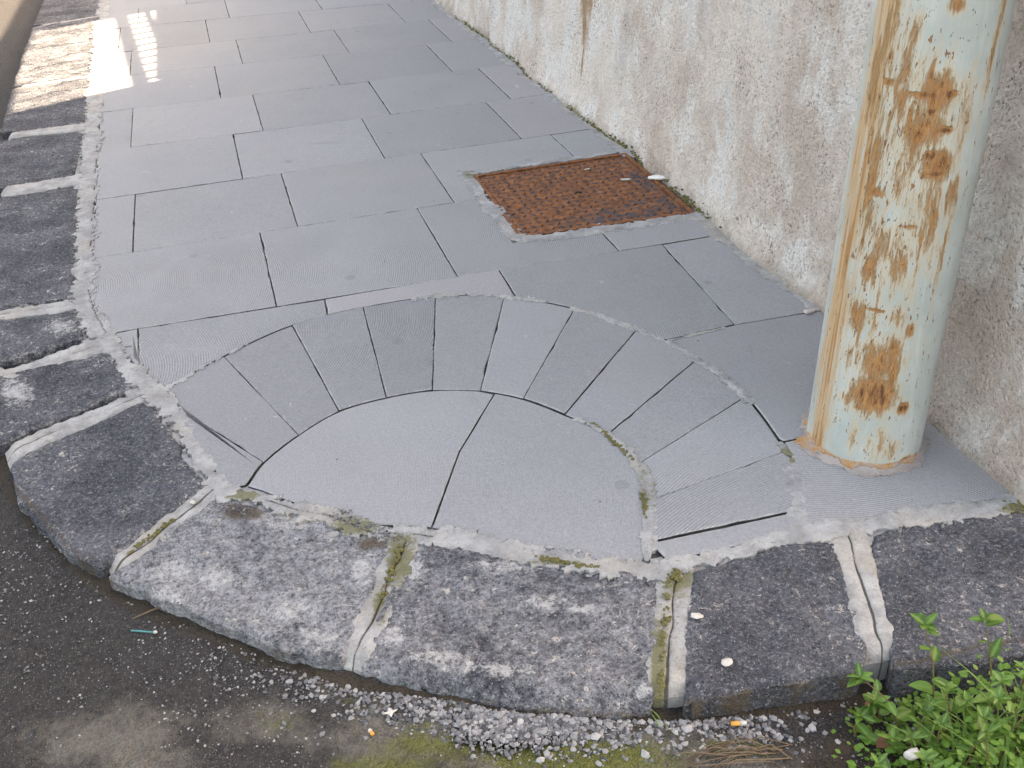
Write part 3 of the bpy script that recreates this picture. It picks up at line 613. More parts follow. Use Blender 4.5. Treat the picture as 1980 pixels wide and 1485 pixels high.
for k_ in range(4):
    x_ = 2.04 + k_ * .58; kerb_stone([(x_, 1.04), (x_ + .55, 1.04), (x_ + .55, .745), (x_, .745)], res=.016, seed=30 + k_, pale=.25)
for k_ in range(3): kerb_stone([(-.60, 9.55 + k_), (-.975, 9.55 + k_), (-.965, 8.56 + k_), (-.60, 8.56 + k_)], res=.03, seed=40 + k_, pale=.25)
def joint(pts, w0, w1, seed, crack=True, res=.0028, moss=0.0, h=.0045, material=None, name='mortar_joint', parent=None, skirt=-.15, ragged=.010, zt=0.0, z_edge=-.0045, mossb=None, crk=.0016, crackp=None, rf=60, clip=False):
    pts = smooth_line(pts, 6) if len(pts) > 2 else pts
    xs, ys = [p[0] for p in pts], [p[1] for p in pts]
    def fld(x, y):
        d, s = seg_dist(x, y, pts)
        wd = (w0 + (w1 - w0) * s) + (.008 if clip else 0)
        v = wd - d + ragged * fbm(x, y, rf, seed, 5) + ragged * .5 * fbm(x, y, 9, seed + 5, 2)
        return np.minimum(v, poly_sdf(x, y, KPOLY) - .024 + .004 * fbm(x, y, 30, seed + 6, 2)) if clip else v
    cp = crackp or pts
    def cr(x, y, f):
        if not crack: return np.zeros_like(x)
        xx = x + .004 * fbm(x, y, 24, seed + 21, 3); yy = y + .004 * fbm(x, y, 24, seed + 31, 3)
        d, s = seg_dist(xx, yy, cp)
        k = np.exp(-(d / (crk * (1 + 1.0 * fbm(x, y, 16, seed + 8, 2)).clip(.3, 2))) ** 2)
        return k * sstep(-.5, .0, fbm(x, y, 11, seed + 40, 2) + (.25 if crack is True else crack))
    def zf(x, y, f):
        z = zt + z_edge + h * sstep(0, .010, f) + .0016 * fbm(x, y, 55, seed + 2, 3) * sstep(0, .01, f) + .0022 * fbm(x, y, 14, seed + 4, 2) * sstep(0, .01, f)
        return z - .0035 * cr(x, y, f) - (np.exp(-((poly_sdf(x, y, KPOLY) - .022) / .016).clip(0) ** 2) * .016 if clip else 0)
    at = {'moss': lambda x, y, f: np.maximum(moss * (.55 + .9 * fbm(x, y, 9, seed + 50, 2)), 0) + (np.maximum.reduce([gblob(*q, x, y, 0) for q in mossb]) if mossb else 0), 'crack': cr}
    m_ = max(w0, w1) + ragged * 2
    return film(name, material or MORTAR, fld, (min(xs) - m_, max(xs) + m_, min(ys) - m_, max(ys) + m_), res, zf, parent or kerb, at, skirt=skirt)
joint([(-.59, 7.38), (ko(7.38) + .01, 7.38)], .028, .028, 100, res=.009, crack=False, clip=True)
joint([(-.58, 6.585), (ko(6.48) + .01, 6.485)], .018, .018, 101, res=.009, crack=False, clip=True)
joint([(-.55, 5.185), (ko(5.13) + .01, 5.135)], .012, .012, 103, res=.008, crack=False, clip=True)
joint(GL([(165, 243), (80, 253)]) + [(ko(4.37) + .01, 4.37)], .042, .030, 104, res=.006, clip=True)
joint(GL([(160, 343), (80, 358)]) + [(ko(3.68) + .02, 3.69)], .050, .045, 105, res=.005, clip=True)
joint(GL([(160, 586), (60, 598)]) + [(-.73, 2.70)], .024, .020, 106, res=.0035, clip=True)
joint(GL([(205, 660), (110, 694), (0, 728)]) + [(-.665, 2.375)], .033, .028, 107, res=.0035, clip=True)
joint(GL([(285, 757), (200, 795), (100, 835), (0, 880)]) + [(-.60, 1.985)], .019, .026, 108, res=.003, ragged=.008, clip=True)
joint(GL([(415, 945), (330, 1012), (260, 1065), (196, 1106)]), .020, .020, 109, moss=.75, ragged=.008, crk=.0022, clip=True, res=.0022)
joint(GL([(783, 1048), (748, 1130), (712, 1210), (672, 1290)]), .026, .024, 110, moss=.3, mossb=[(775, 1080, 35, 60), (735, 1170, 18, 40)], crk=.0020, ragged=.010, clip=True, res=.0022)
joint(GL([(1308, 1105), (1300, 1200), (1290, 1290), (1283, 1368)]), .026, .030, 111, moss=.42, mossb=[(1310, 1110, 30, 40), (1272, 1300, 14, 80)], crk=.0026, ragged=.007, crack=1.0, clip=True, res=.0022)
joint(GL([(1640, 1030), (1662, 1110), (1690, 1200), (1712, 1275)]), .030, .026, 112, moss=.12, crk=.0026, ragged=.008, crack=1.0, clip=True, res=.0022)

# pale cement dragged along the seam between slabs and kerb
cem = lambda pts, w0, w1, seed, **k: joint(pts, w0 + .001, w1 + .001, seed, **{**dict(material=CEMENT, name='cement_seam', parent=pavement, skirt=-.012, h=.0009, z_edge=.0010, res=.0035, ragged=.022, rf=75, crack=False), **k})
cem([(-.585, 8.4), (-.58, 7.4), (-.555, 6.3), (-.535, 5.3), (-.515, 4.5)], .03, .03, 200, res=.012, ragged=.02)
cem([(-.515, 4.5), (-.500, 3.9), (-.485, 3.4), (-.468, 2.9)], .030, .022, 201, res=.006, crack=.1, crackp=[(-.495, 4.5), (-.478, 3.9), (-.463, 3.4), (-.452, 2.8)])
cem([(-.462, 2.92)] + GL([(160, 570), (172, 610), (205, 655), (245, 705), (290, 748), (318, 778)]), .026, .020, 202, crack=.1, crackp=GL([(172, 560), (180, 597), (205, 644)]))
cem(GL([(300, 762), (345, 815), (385, 878), (415, 930), (445, 955)]), .020, .016, 203, res=.003)
cem(GL([(440, 955), (500, 962), (570, 985), (650, 1003), (720, 1030), (800, 1032), (880, 1042)]), .013, .024, 204, res=.003, moss=.25, mossb=[(470, 955, 50, 16), (690, 1020, 60, 22), (775, 1045, 40, 18)], crack=.1)
cem(GL([(860, 1040), (960, 1058), (1060, 1080), (1180, 1100), (1275, 1102), (1320, 1096)]), .022, .020, 205, res=.003, moss=.12, mossb=[(1080, 1088, 70, 8), (1310, 1105, 20, 10)])
cem(GL([(1290, 1092), (1400, 1072), (1500, 1045), (1560, 1030), (1640, 1018)]), .014, .020, 206, res=.003, moss=.1, ragged=.014)
cem(GL([(1545, 1032), (1680, 1012), (1800, 995), (1900, 982), (2010, 966)]), .018, .024, 207, res=.003, moss=.05, mossb=[(1960, 985, 40, 16)], ragged=.014)
for k_, (pl, wd) in enumerate((([(-.585, 8.4), (-.58, 7.4), (-.555, 6.3), (-.535, 5.3), (-.515, 4.5), (-.500, 3.9), (-.485, 3.4), (-.468, 2.9)] + GL([(160, 570), (172, 610), (205, 655), (245, 705), (290, 748), (318, 778)]), .050),
                              (GL([(300, 762), (345, 815), (385, 878), (415, 930), (445, 955), (500, 965), (570, 985), (650, 1003), (720, 1030), (800, 1035), (880, 1045), (960, 1060), (1060, 1082), (1180, 1102), (1275, 1105), (1400, 1078), (1500, 1052), (1560, 1035), (1680, 1016), (1800, 998), (1900, 985), (2010, 968)]), .040))):
    cem(pl, wd, wd, 240 + k_, res=.008, ragged=.004, z_edge=-.0065, h=.0005, moss=.15, skirt=-.03)
# cement round the cover, along the wall, and in parts of the fan joints
cem([(.768, 3.235), (.763, 3.0), (.764, 2.80), (.775, 2.66), (.80, 2.628), (.9, 2.618), (1.1, 2.606), (1.335, 2.598)], .021, .024, 210, mossb=[(915, 338, 30, 12)])
cem([(.765, 3.222), (.95, 3.226), (1.15, 3.228), (1.35, 3.228)], .013, .010, 211, ragged=.014, moss=.45)
cem([(1.357, 1.96), (1.345, 2.2), (1.342, 2.45), (1.345, 2.6)], .022, .026, 212, ragged=.014, res=.005)
cem([(1.368, 3.2), (1.355, 3.6), (1.345, 4.2), (1.335, 5.0), (1.325, 6.0), (1.31, 7.4)], .030, .035, 213, ragged=.022, res=.008, moss=.2)
cem(OUT[22:34], .003, .007, 214, res=.003)
cem(OUT[36:62], .008, .010, 215, res=.003, ragged=.014)
cem(OUT[66:78], .007, .012, 216, res=.003, ragged=.014, mossb=[(1520, 880, 25, 20)], moss=.3)
cem(OUT[0:9], .005, .002, 217, res=.003, ragged=.014)
cem(INN[56:80], .004, .010, 218, res=.003, ragged=.012, moss=.5)
cem(INN[78:84], .009, .006, 219, res=.003, ragged=.006)
cem(GL([(1244, 945), (1250, 975), (1252, 1030)]), .006, .004, 221, res=.0025, ragged=.005, h=.0015, moss=1.2)
cem(GL([(1530, 905), (1538, 960), (1543, 1030)]), .010, .012, 220, res=.003)
cem(GL([(1290, 660), (1330, 650), (1400, 634)]), .002, .003, 223, res=.003, ragged=.006, h=.0015)

# ------------------------------------------------------------------ rendered wall
wall = empty('rendered_wall', (1.34, 3.0, 0))
tag(wall, 'rough pinkish plaster wall with pale streaks and rust stain beside the pavement', 'wall')
wy = np.concatenate([np.arange(1.125, 6.3, .014), np.arange(6.32, 9.2, .08)]); wz = np.concatenate([np.arange(-.06, 1.35, .014)])
OP_Y0, OP_Y1, OP_Z0, OP_Z1 = 5.72, 7.42, 1.335, 1.93  # opening added out of view, sized to let the sun patch through
WY, WZ = np.meshgrid(wy, wz)
def wall_x(y, z): return xw(y) + .012 * fbm(y, z, 2.2, 60, 3) + .006 * fbm(y, z * .6, 9, 63, 3) + .0035 * fbm(y, z, 32, 66, 2) - .03 * np.exp(-np.maximum(z, 0) / .05) * (.5 + .8 * fbm(y, z, 4, 70, 2)) + .085 * z
WXv = wall_x(WY, WZ)
nz_, ny_ = WY.shape; ii = np.arange(nz_ * ny_).reshape(nz_, ny_)
FQ = np.stack([ii[:-1, :-1].ravel(), ii[1:, :-1].ravel(), ii[1:, 1:].ravel(), ii[:-1, 1:].ravel()], 1)
y_, z_ = WY.ravel(), WZ.ravel()
def wblob(u, v, ru, rv):
    """patch on the wall face around the spot seen at u, v"""
    d = (u - CX) * AX - (v - CY) * AU + F_PX * AF; t = 1.35 / d[0]
    return d[1] * t, CAM_H + d[2] * t, ru, rv
def wb(lst, y, z): return np.maximum.reduce([np.exp(-((y - a) / c) ** 2 - ((z - b) / d) ** 2) for a, b, c, d in lst])
rustl = [wblob(1112, 0, .075, .16), wblob(1112, 50, .05, .12), wblob(1112, 120, .02, .10)]
whl = [wblob(1080, 40, .10, .22), wblob(1215, 110, .08, .05), wblob(1620, 470, .05, .22), wblob(1390, 250, .05, .35), wblob(1450, 60, .08, .3), wblob(1320, 20, .15, .15), wblob(1010, 40, .1, .1)]
lowv = .95 * np.exp(-np.maximum(z_, 0) / (.07 + .05 * fbm(y_, z_ * 0, 1.4, 77, 2)))
wat = {'low': lowv, 'moss': 1.0 * np.exp(-np.maximum(z_, 0) / .028) * sstep(1.9, 2.9, y_) * (.8 + .9 * fbm(y_, z_ * 0, 3, 80, 2)),
       'rust': wb(rustl, y_, z_), 'white': np.maximum(.9 * wb(whl, y_, z_), .55 * wb([wblob(1400, 60, .45, .32), wblob(1500, 330, .16, .3)], y_, z_))}
off_ = np.array([1.34, 3.0, 0])
face = link('wall_face', mesh_np('wall_face', np.stack([WXv.ravel(), y_, z_], 1) - off_, FQ, wat), WALL, wall)
def wbox(name, x0, x1, y0, y1, z0, z1, parent=wall, material=WALL, o=(1.34, 3.0, 0)):
    V, Fq = box_v(((x0 + x1) / 2 - o[0], (y0 + y1) / 2 - o[1], (z0 + z1) / 2 - o[2]), (x1 - x0, y1 - y0, z1 - z0)); return link(name, mesh_np(name, V, Fq), material, parent, smooth=False)
wbox('wall_core', 1.49, 1.62, 1.25, 9.15, -.16, 1.33)
ez = np.arange(len(wz)); EV = [(WXv[k, 0] - 1.34, 1.1275 - 3.0, wz[k]) for k in ez] + [(.16, 1.1275 - 3.0, wz[k]) for k in ez]; n_ = len(wz)
link('wall_end', mesh_np('wall_end', EV, [(k, n_ + k, n_ + k + 1, k + 1) for k in range(n_ - 1)]), WALL, wall, smooth=False)
wbox('coping', 1.435, 1.63, OP_Y0 + .002, OP_Y1 - .002, 1.331, 1.352)
wbox('wall_return', 1.49, 6.0, 1.128, 1.40, -.16, 4.6)
wbox('wall_block', 1.46, 1.64, 1.126, OP_Y0, 1.3315, 4.6)
wbox('wall_block', 1.46, 1.52, OP_Y0, OP_Y1 + .42, OP_Z1, 4.6)  # unseen block added above the opening to keep the shade there
wbox('wall_block', 1.46, 1.60, OP_Y1, OP_Y1 + .42, 1.3315, OP_Z1 - .002)  # unseen pier added to end the sun patch
wbox('unseen_low_wall', 1.46, 1.60, OP_Y1 + .422, 14.0, -.16, 1.99)  # wall added out of view, height set to leave the far road sunlit
# unseen railing added to bar the sun patch: short bars, flat rail, wavy wires
rail = empty('unseen_railing', (1.535, OP_Y0, 0), math.radians(4.6)); tag(rail, 'unseen iron railing with wavy wires added to bar the sun patch', 'railing')
DARK = m_plain('dark_painted_iron', (.03, .03, .032), .6)
Lr = OP_Y1 - OP_Y0
def rb(name, pts, r):
    V, Fq = tube(pts, r, 6); return link(name, mesh_np(name, V, Fq), DARK, rail)
wbox('flat_rail', -.006, .006, 0, Lr, 1.452, 1.508, rail, DARK, (0, 0, 0)); wbox('flat_rail', -.006, .006, 0, Lr, 1.352, 1.376, rail, DARK, (0, 0, 0)); wbox('flat_rail', -.006, .006, 0, Lr, 1.90, 1.93, rail, DARK, (0, 0, 0))
for k in range(12): rb('bar', [(0, .10 + k * .14, 1.37), (0, .10 + k * .14, 1.46)], .017)
for k in range(12): rb('wire', [(0, .06 + k * .14 + .025 * math.sin(t * 9 + k * 1.7), 1.51 + .39 * t) for t in np.linspace(0, 1, 9)], .0055)

# ------------------------------------------------------------------ pole
pc = (1.1413, 1.4229); PR = .1122; PLX, PLY = .067, .080
pole = empty('steel_pole', (*pc, 0)); tag(pole, 'thick round steel pole with chipped pale green paint and rust beside the wall', 'pole')
na, zs = 256, np.concatenate([np.arange(-.03, 1.35, .0045), np.arange(1.4, 3.05, .1)])
A, Z = np.meshgrid(np.arange(na) * 2 * math.pi / na, zs)
r_ = PR + .0012 * fbm(np.cos(A) * 1.0 + 5, Z + np.sin(A), 4, 90, 2)
PX_, PY_ = r_ * np.cos(A), r_ * np.sin(A)
def pspot(u, v):
    """angle and height on the pole's skin for the spot seen at u, v"""
    d = (u - CX) * AX - (v - CY) * AU + F_PX * AF
    dx, dy = d[0] - PLX * d[2], d[1] - PLY * d[2]; ox, oy = -PLX * CAM_H - pc[0], -PLY * CAM_H - pc[1]
    a_ = dx * dx + dy * dy; b_ = 2 * (dx * ox + dy * oy); c_ = ox * ox + oy * oy - PR ** 2
    D = b_ * b_ - 4 * a_ * c_; t = (-b_ - math.sqrt(max(D, 0))) / (2 * a_)
    return math.atan2(oy + dy * t, ox + dx * t), CAM_H + d[2] * t
def pb(lst):
    o = np.zeros(A.shape)
    for u, v, ra, rz, k in lst:
        a, z = pspot(u, v); da = (A - a + math.pi) % (2 * math.pi) - math.pi
        o = np.maximum(o, k * np.exp(-(da * PR / ra) ** 2 - ((Z - z) / rz) ** 2))
    return o
RUST = [(1790, 184, .045, .006, 1.35), (1718, 158, .012, .007, 1.4), (1838, 182, .014, .009, 1.5), (1800, 217, .010, .006, 1.4), (1826, 252, .018, .007, 1.4), (1800, 300, .014, .010, 1.5), (1808, 336, .024, .008, 1.5), (1722, 110, .006, .006, 1.3), (1800, 150, .004, .03, 1.2), (1760, 230, .006, .04, 1.15), (1780, 470, .003, .06, 1.0), (1755, 440, .02, .004, 1.0), (1690, 600, .03, .004, 1.1), (1660, 640, .004, .04, 1.1), (1760, 640, .01, .02, 1.0), (1725, 735, .01, .05, 1.1), (1660, 790, .012, .004, 1.1), (1690, 160, .016, .10, .9), (1688, 330, .017, .12, 1.0), (1675, 430, .016, .09, .8), (1750, 130, .018, .06, .75), (1815, 185, .038, .05, 1.0), (1790, 250, .045, .05, .95), (1815, 320, .035, .035, 1.15), (1770, 270, .03, .08, .8),
        (1745, 200, .02, .05, .8), (1840, 380, .02, .05, .8), (1695, 372, .02, .012, 1.1), (1680, 520, .02, .05, .9), (1740, 510, .025, .06, .75), (1700, 470, .03, .06, .7), (1800, 430, .02, .08, .8), (1660, 610, .03, .04, .9), (1735, 610, .03, .03, .6),
        (1700, 700, .05, .05, 1.0), (1690, 765, .05, .045, 1.35), (1725, 680, .025, .04, .9), (1635, 770, .02, .02, .8), (1745, 790, .014, .015, 1.3), (1640, 690, .02, .06, .55), (1720, 870, .03, .03, .55), (1665, 905, .03, .012, .9), (1750, 890, .02, .012, 1.1), (1565, 868, .03, .028, 1.3),
        (1720, 240, .012, .28, .62), (1790, 420, .014, .2, .6), (1690, 620, .012, .2, .55), (1760, 560, .012, .2, .5), (1825, 480, .012, .2, .55), (1700, 860, .03, .06, .5), (1650, 840, .012, .09, .5), (1715, 60, .014, .12, .75), (1740, 330, .03, .12, .6), (1730, 40, .012, .06, .8), (1770, 60, .014, .05, .7), (1850, 10, .015, .02, .9), (1860, 250, .02, .12, .6), (1800, 500, .02, .05, .5), (1760, 400, .04, .1, .5), (1620, 560, .016, .1, .55), (1930, 60, .01, .15, .8)]
rus = np.maximum(np.maximum(pb(RUST), .62 * pb([(1780, 230, .065, .13, 1), (1700, 250, .03, .3, 1), (1740, 470, .05, .15, .75), (1690, 740, .06, .09, .8)])), .08 + .16 * fbm(np.cos(A) * 2 + 3, Z + np.sin(A), 2.5, 95, 2))
a_l = pspot(1645, 380)[0]; dl = (A - a_l - .06 + math.pi) % (2 * math.pi) - math.pi
och = 1.05 * np.exp(-((dl - .05) / .30) ** 2) + .9 * pb([(1565, 868, .03, .03, 1)])
och = np.maximum(och, .75 * np.exp(-((dl - .12) / .30) ** 2) * (.75 + .9 * fbm(A * 3, Z, 3, 97, 2)))
a_r = pspot(1880, 350)[0]; dr_ = (A - a_r + math.pi) % (2 * math.pi) - math.pi
och = och * np.clip(.85 + .9 * fbm(A * 6, Z, 5, 99, 3), .2, 1.4); scf = .55 * np.exp(-(dr_ / .22) ** 2) * sstep(.2, .5, Z)
nz_, na_ = A.shape; ii = np.arange(nz_ * na_).reshape(nz_, na_); i2 = np.roll(ii, -1, 1)
FQ = np.stack([ii[:-1].ravel(), i2[:-1].ravel(), i2[1:].ravel(), ii[1:].ravel()], 1)
shaft = link('shaft', mesh_np('shaft', np.stack([(PX_ + PLX * Z).ravel(), (PY_ + PLY * Z).ravel(), Z.ravel()], 1), FQ, {'rust': rus.ravel(), 'ochre': och.ravel(), 'scuff': scf.ravel(), 'speck': np.maximum(pb([(1720, 400, .1, .4, .6)]), .2).ravel()}), POLE, pole)
V, Fq = [], []
for k, (rr, zz) in enumerate(((.113, 2.99), (.120, 3.0), (.120, 3.04), (.05, 3.08))):
    V += [(rr * math.cos(t * math.pi / 16) + PLX * zz, rr * math.sin(t * math.pi / 16) + PLY * zz, zz) for t in range(32)]
    if k: Fq += [((k - 1) * 32 + t, (k - 1) * 32 + (t + 1) % 32, k * 32 + (t + 1) % 32, k * 32 + t) for t in range(32)]
Fq.append(tuple(96 + t for t in range(32))); link('cap', mesh_np('cap', V, Fq), POLE, pole)
# cement fillet round the foot, stained by rust where the water runs off
FOOT = m_mortar('rust_stained_cement', (0.29, 0.245, 0.225), (0.36, 0.32, 0.30))
def foot_f(x, y): return PR + .014 + .020 * fbm(x, y, 26, 300, 4) - np.hypot(x - pc[0], y - pc[1])
film('cement_collar', FOOT, lambda x, y: np.minimum(foot_f(x, y), np.hypot(x - pc[0], y - pc[1]) - PR + .008), (pc[0] - .2, pc[0] + .2, pc[1] - .2, pc[1] + .2), .004,
     lambda x, y, f: .0016 + .010 * np.exp(-(np.hypot(x - pc[0], y - pc[1]) - PR) / .012).clip(0, 1.4), pavement, {'moss': lambda x, y, f: 0 * x, 'crack': lambda x, y, f: 0 * x}, skirt=-.01)
def m_stain():
    m = Mat('rust_stained_stone', .85, .2); n = m.noise(60, 5, .75); f = m.noise(300, 3, .7)
    c = m.mix(m.st(n, .35, .62), (0.40, 0.19, 0.055), (0.33, 0.25, 0.20)); c = m.mix(m.ma('MULTIPLY', m.st(n, .42, .30), .7), c, (0.20, 0.075, 0.022)); c = m.mix(1.0, c, m.ma('ADD', .5, f), 'MULTIPLY')
    return m.out(c, m.bump(f, .003))
ca = pspot(1568, 872)[0]; cxp, cyp = pc[0] + (PR + .004) * math.cos(ca), pc[1] + (PR + .004) * math.sin(ca)
film('rust_stain', m_stain(), lambda x, y: np.minimum(.022 - np.hypot(x - cxp, (y - cyp) * .8) + .030 * fbm(x, y, 55, 320, 5), np.hypot(x - pc[0], y - pc[1]) - PR + .004), (cxp - .08, cxp + .08, cyp - .08, cyp + .08), .0025,
     lambda x, y, f: .0030 + .010 * np.exp(-(np.hypot(x - pc[0], y - pc[1]) - PR).clip(0) / .010), pavement, None, skirt=-.005)

film('rust_stain', bpy.data.materials['rust_stained_stone'], lambda x, y: np.minimum(PR + .002 + .016 * fbm(x, y, 38, 330, 5) - np.hypot(x - pc[0], y - pc[1]), np.hypot(x - pc[0], y - pc[1]) - PR + .004), (pc[0] - .15, pc[0] + .15, pc[1] - .15, pc[1] + .15), .003,
     lambda x, y, f: .0035 + .0115 * np.exp(-(np.hypot(x - pc[0], y - pc[1]) - PR) / .012).clip(0, 1.4), pavement, None, skirt=-.005)

# ------------------------------------------------------------------ iron cover
cvc = tuple(np.mean(CV, 0)); cover = empty('iron_cover', (*cvc, 0)); tag(cover, 'square rusty iron access cover with raised tread pattern set in the pavement', 'cover')
def bil(u, v):
    a, b, c, d = [np.array(p) for p in (CV[3], CV[2], CV[1], CV[0])]
    return (a * (1 - u) + b * u) * (1 - v) + (d * (1 - u) + c * u) * v - np.array(cvc)
def ring_mesh(o, i, z0, z1, z2):
    """frame: flat rim between two insets of the cover outline"""
    q = lambda e: [bil(e, e), bil(1 - e, e), bil(1 - e, 1 - e), bil(e, 1 - e)]
    V = [(*p, z0) for p in q(o)] + [(*p, z1) for p in q(o)] + [(*p, z1) for p in q(i)] + [(*p, z2) for p in q(i)]
    Fq = []
    for k in range(3): Fq += [(k * 4 + j, k * 4 + (j + 1) % 4, k * 4 + 4 + (j + 1) % 4, k * 4 + 4 + j) for j in range(4)]
    return V, Fq
V, Fq = ring_mesh(0, .022, -.02, .0015, -.02); link('frame', mesh_np('frame', V, Fq, {'bare': [.0] * 16}), IRON, cover, smooth=False)
N = 60; V, bare = [], []
for j in range(N + 1):
    for i in range(N + 1):
        u, v = .030 + .94 * i / N, .030 + .94 * j / N; p = bil(u, v); V.append((*p, -.0035 + .0008 * math.sin(i * .3) * math.sin(j * .23)))
        bare.append(.30 * math.exp(-((u - .85) / .30) ** 2 - ((v - .10) / .20) ** 2) + .34 * math.exp(-((u - .95) / .12) ** 2 - ((v - .6) / .25) ** 2) + .24 * math.exp(-((u - .45) / .25) ** 2 - ((v - .12) / .12) ** 2) + .14 * math.exp(-((u - .5) / .5) ** 2 - ((v - .96) / .05) ** 2) - .12 * math.exp(-((u - .1) / .25) ** 2 - ((v - .6) / .5) ** 2))
Fq = [(j * (N + 1) + i, j * (N + 1) + i + 1, (j + 1) * (N + 1) + i + 1, (j + 1) * (N + 1) + i) for j in range(N) for i in range(N)]
plate = link('plate', mesh_np('plate', V, Fq, {'bare': bare}), IRON, cover)
V, Fq, bare = [], [], []
nu, nv = 19, 17
for j in range(nv):
    for i in range(nu):
        if i in (9,) and j in (8,): continue
        u, v = .065 + .87 * i / (nu - 1), .065 + .87 * j / (nv - 1); c = bil(u, v)
        ang = math.radians(52 if (i + j) % 2 else -38) + random.uniform(-.08, .08); ca_, sa_ = math.cos(ang), math.sin(ang); b0 = len(V); l, wd, hh = .0125, .0050, random.uniform(.003, .0042)
        for (du, dv, dz) in ((-l, 0, 0), (0, -wd, 0), (l, 0, 0), (0, wd, 0), (-l * .55, 0, hh), (0, -wd * .35, hh), (l * .55, 0, hh), (0, wd * .35, hh)):
            V.append((c[0] + du * ca_ - dv * sa_, c[1] + du * sa_ + dv * ca_, -.004 + dz))
        Fq += [(b0 + k, b0 + (k + 1) % 4, b0 + 4 + (k + 1) % 4, b0 + 4 + k) for k in range(4)] + [(b0 + 4, b0 + 5, b0 + 6, b0 + 7)]
        bare += [.28 + .25 * random.random()] * 8
tag(link('treads', mesh_np('treads', V, Fq, {'bare': bare}), IRON, cover, smooth=False), kind='stuff')
V, Fq = tube([(-.012, 0, -.002), (0, 0, .002), (.012, 0, -.002)], .003, 6); link('lifting_lug', mesh_np('lifting_lug', V, Fq), DARK, cover)

# ------------------------------------------------------------------ gravel and grit
ICO = None
def ico():
    b = bmesh.new(); bmesh.ops.create_icosphere(b, subdivisions=1, radius=1); v = np.array([x.co[:] for x in b.verts]); f = np.array([[q.index for q in p.verts] for p in b.faces]); b.free(); return v, f
ICO = ico()
rg = np.random.default_rng(5)
def stones(name, pts, rmin, rmax, label, tone=(0, .9), pw=2.2, flat=.75, sink=.25, parent=None):
    v, f = ICO; n = len(pts); VV = np.zeros((n, len(v), 3)); tn = np.zeros((n, len(v)))
    for k, (x, y, z) in enumerate(pts):
        r = rmin + (rmax - rmin) * rg.random() ** pw
        q = v * (1 + .22 * rg.standard_normal((len(v), 1)).clip(-1.5, 1.5)) * r * np.array([1, rg.uniform(.65, 1), flat * rg.uniform(.7, 1.1)])
        a = rg.uniform(0, 6.28); c, s = math.cos(a), math.sin(a); q = q @ np.array([[c, s, 0], [-s, c, 0], [0, 0, 1]])
        VV[k] = q + np.array([x, y, z + r * flat * (1 - sink * 2)]); tn[k] = tone[0] + (tone[1] - tone[0]) * rg.random()
    Fq = (f[None] + (np.arange(n) * len(v))[:, None, None]).reshape(-1, 3)
    o = link(name, mesh_np(name, VV.reshape(-1, 3), Fq, {'tone': tn.ravel()}), GRAVEL, smooth=False); tag(o, label, 'gravel', kind='stuff'); return o
def scatter(n, fn, bbox, zoff=0):
    out = []
    while len(out) < n:
        x = rg.uniform(bbox[0], bbox[1], 4000); y = rg.uniform(bbox[2], bbox[3], 4000); pr = fn(x, y); k = rg.random(4000) < pr
        ko_, _ = seg_dist(x, y, KOUT)
        for a, b in zip(x[k], y[k]): out.append((a, b, float(road_z(a, b)) + zoff))
    return out[:n]
def outside(x, y): return (poly_sdf(x, y, KPOLY) < -.004)
def near_kerb(x, y, wd): d, _ = seg_dist(x, y, KOUT); return np.exp(-(d / wd) ** 2) * outside(x, y)
stones('gravel', scatter(5200, lambda x, y: np.clip(near_kerb(x, y, .05) * (gblob(1000, 1370, 330, 90, x, y) + .5 * gblob(1350, 1420, 180, 50, x, y)) + .9 * gblob(985, 1420, 85, 26, x, y) * outside(x, y), 0, 1), (-.2, 1.1, .62, 1.3)), .0014, .0056, 'loose light grey gravel heaped along the foot of the kerb', (0, .84))
stones('grit', scatter(8000, lambda x, y: np.clip((.25 * near_kerb(x, y, .25) + .08 + .3 * gblob(500, 1300, 200, 80, x, y)) * outside(x, y), 0, 1), (-.75, 1.2, .6, 1.75)), .0008, .0030, 'fine scattered grit on the dark asphalt', (0, .9), 3)
stones('gravel', scatter(46, lambda x, y: np.clip(near_kerb(x, y, .08) * gblob(1250, 1400, 280, 60, x, y), 0, 1), (.1, 1.1, .62, 1.2)), .005, .0085, 'larger pale stones lying on the mossy strip by the kerb', (.6, .93), 1)
def on_joint(pts, n, wd):
    o = []
    for _ in range(n):
        t = rg.random(); a, b = pts[0], pts[-1]; o.append((a[0] + (b[0] - a[0]) * t + rg.normal() * wd, a[1] + (b[1] - a[1]) * t + rg.normal() * wd, .002))
    return o
stones('grit', on_joint(GL([(640, 990), (770, 1045)]), 160, .010) + on_joint(GL([(420, 985), (480, 990)]), 70, .008), .001, .0035, 'dark crumbs gathered on the edge of the pale kerb stone', (0, .6), 2)

# ------------------------------------------------------------------ moss tufts along the wall foot and seams
MOSS = m_plain('moss_cushion', (.085, .080, .030), 1.0, .5, 90, .002, (.20, .175, .065))
def tufts(name, pts, r0, r1, label):
    v, f = ICO; VV, n = [], len(pts)
    for x, y, z in pts:
        r = rg.uniform(r0, r1); VV.append(v * (1 + .35 * rg.standard_normal((len(v), 1)).clip(-1, 1)) * r * np.array([1, 1, .6]) + np.array([x, y, z]))
    Fq = (f[None] + (np.arange(n) * len(v))[:, None, None]).reshape(-1, 3)
    tag(link(name, mesh_np(name, np.concatenate(VV), Fq), MOSS), label, 'moss', kind='stuff')
mp_ = []
for _ in range(900):
    y = rg.uniform(2.3, 5.6); k = float(fbm(np.array(y), np.array(0.), 3, 401, 2))
    if rg.random() < .10 + 1.1 * k + (.30 if 2.55 < y < 3.4 else 0): z = abs(rg.normal()) * .008; mp_.append((float(wall_x(np.array(y), np.array(z))) - .004, y, z))
tufts('moss', mp_, .002, .0065, 'low green moss along the foot of the plaster wall')
ms = []
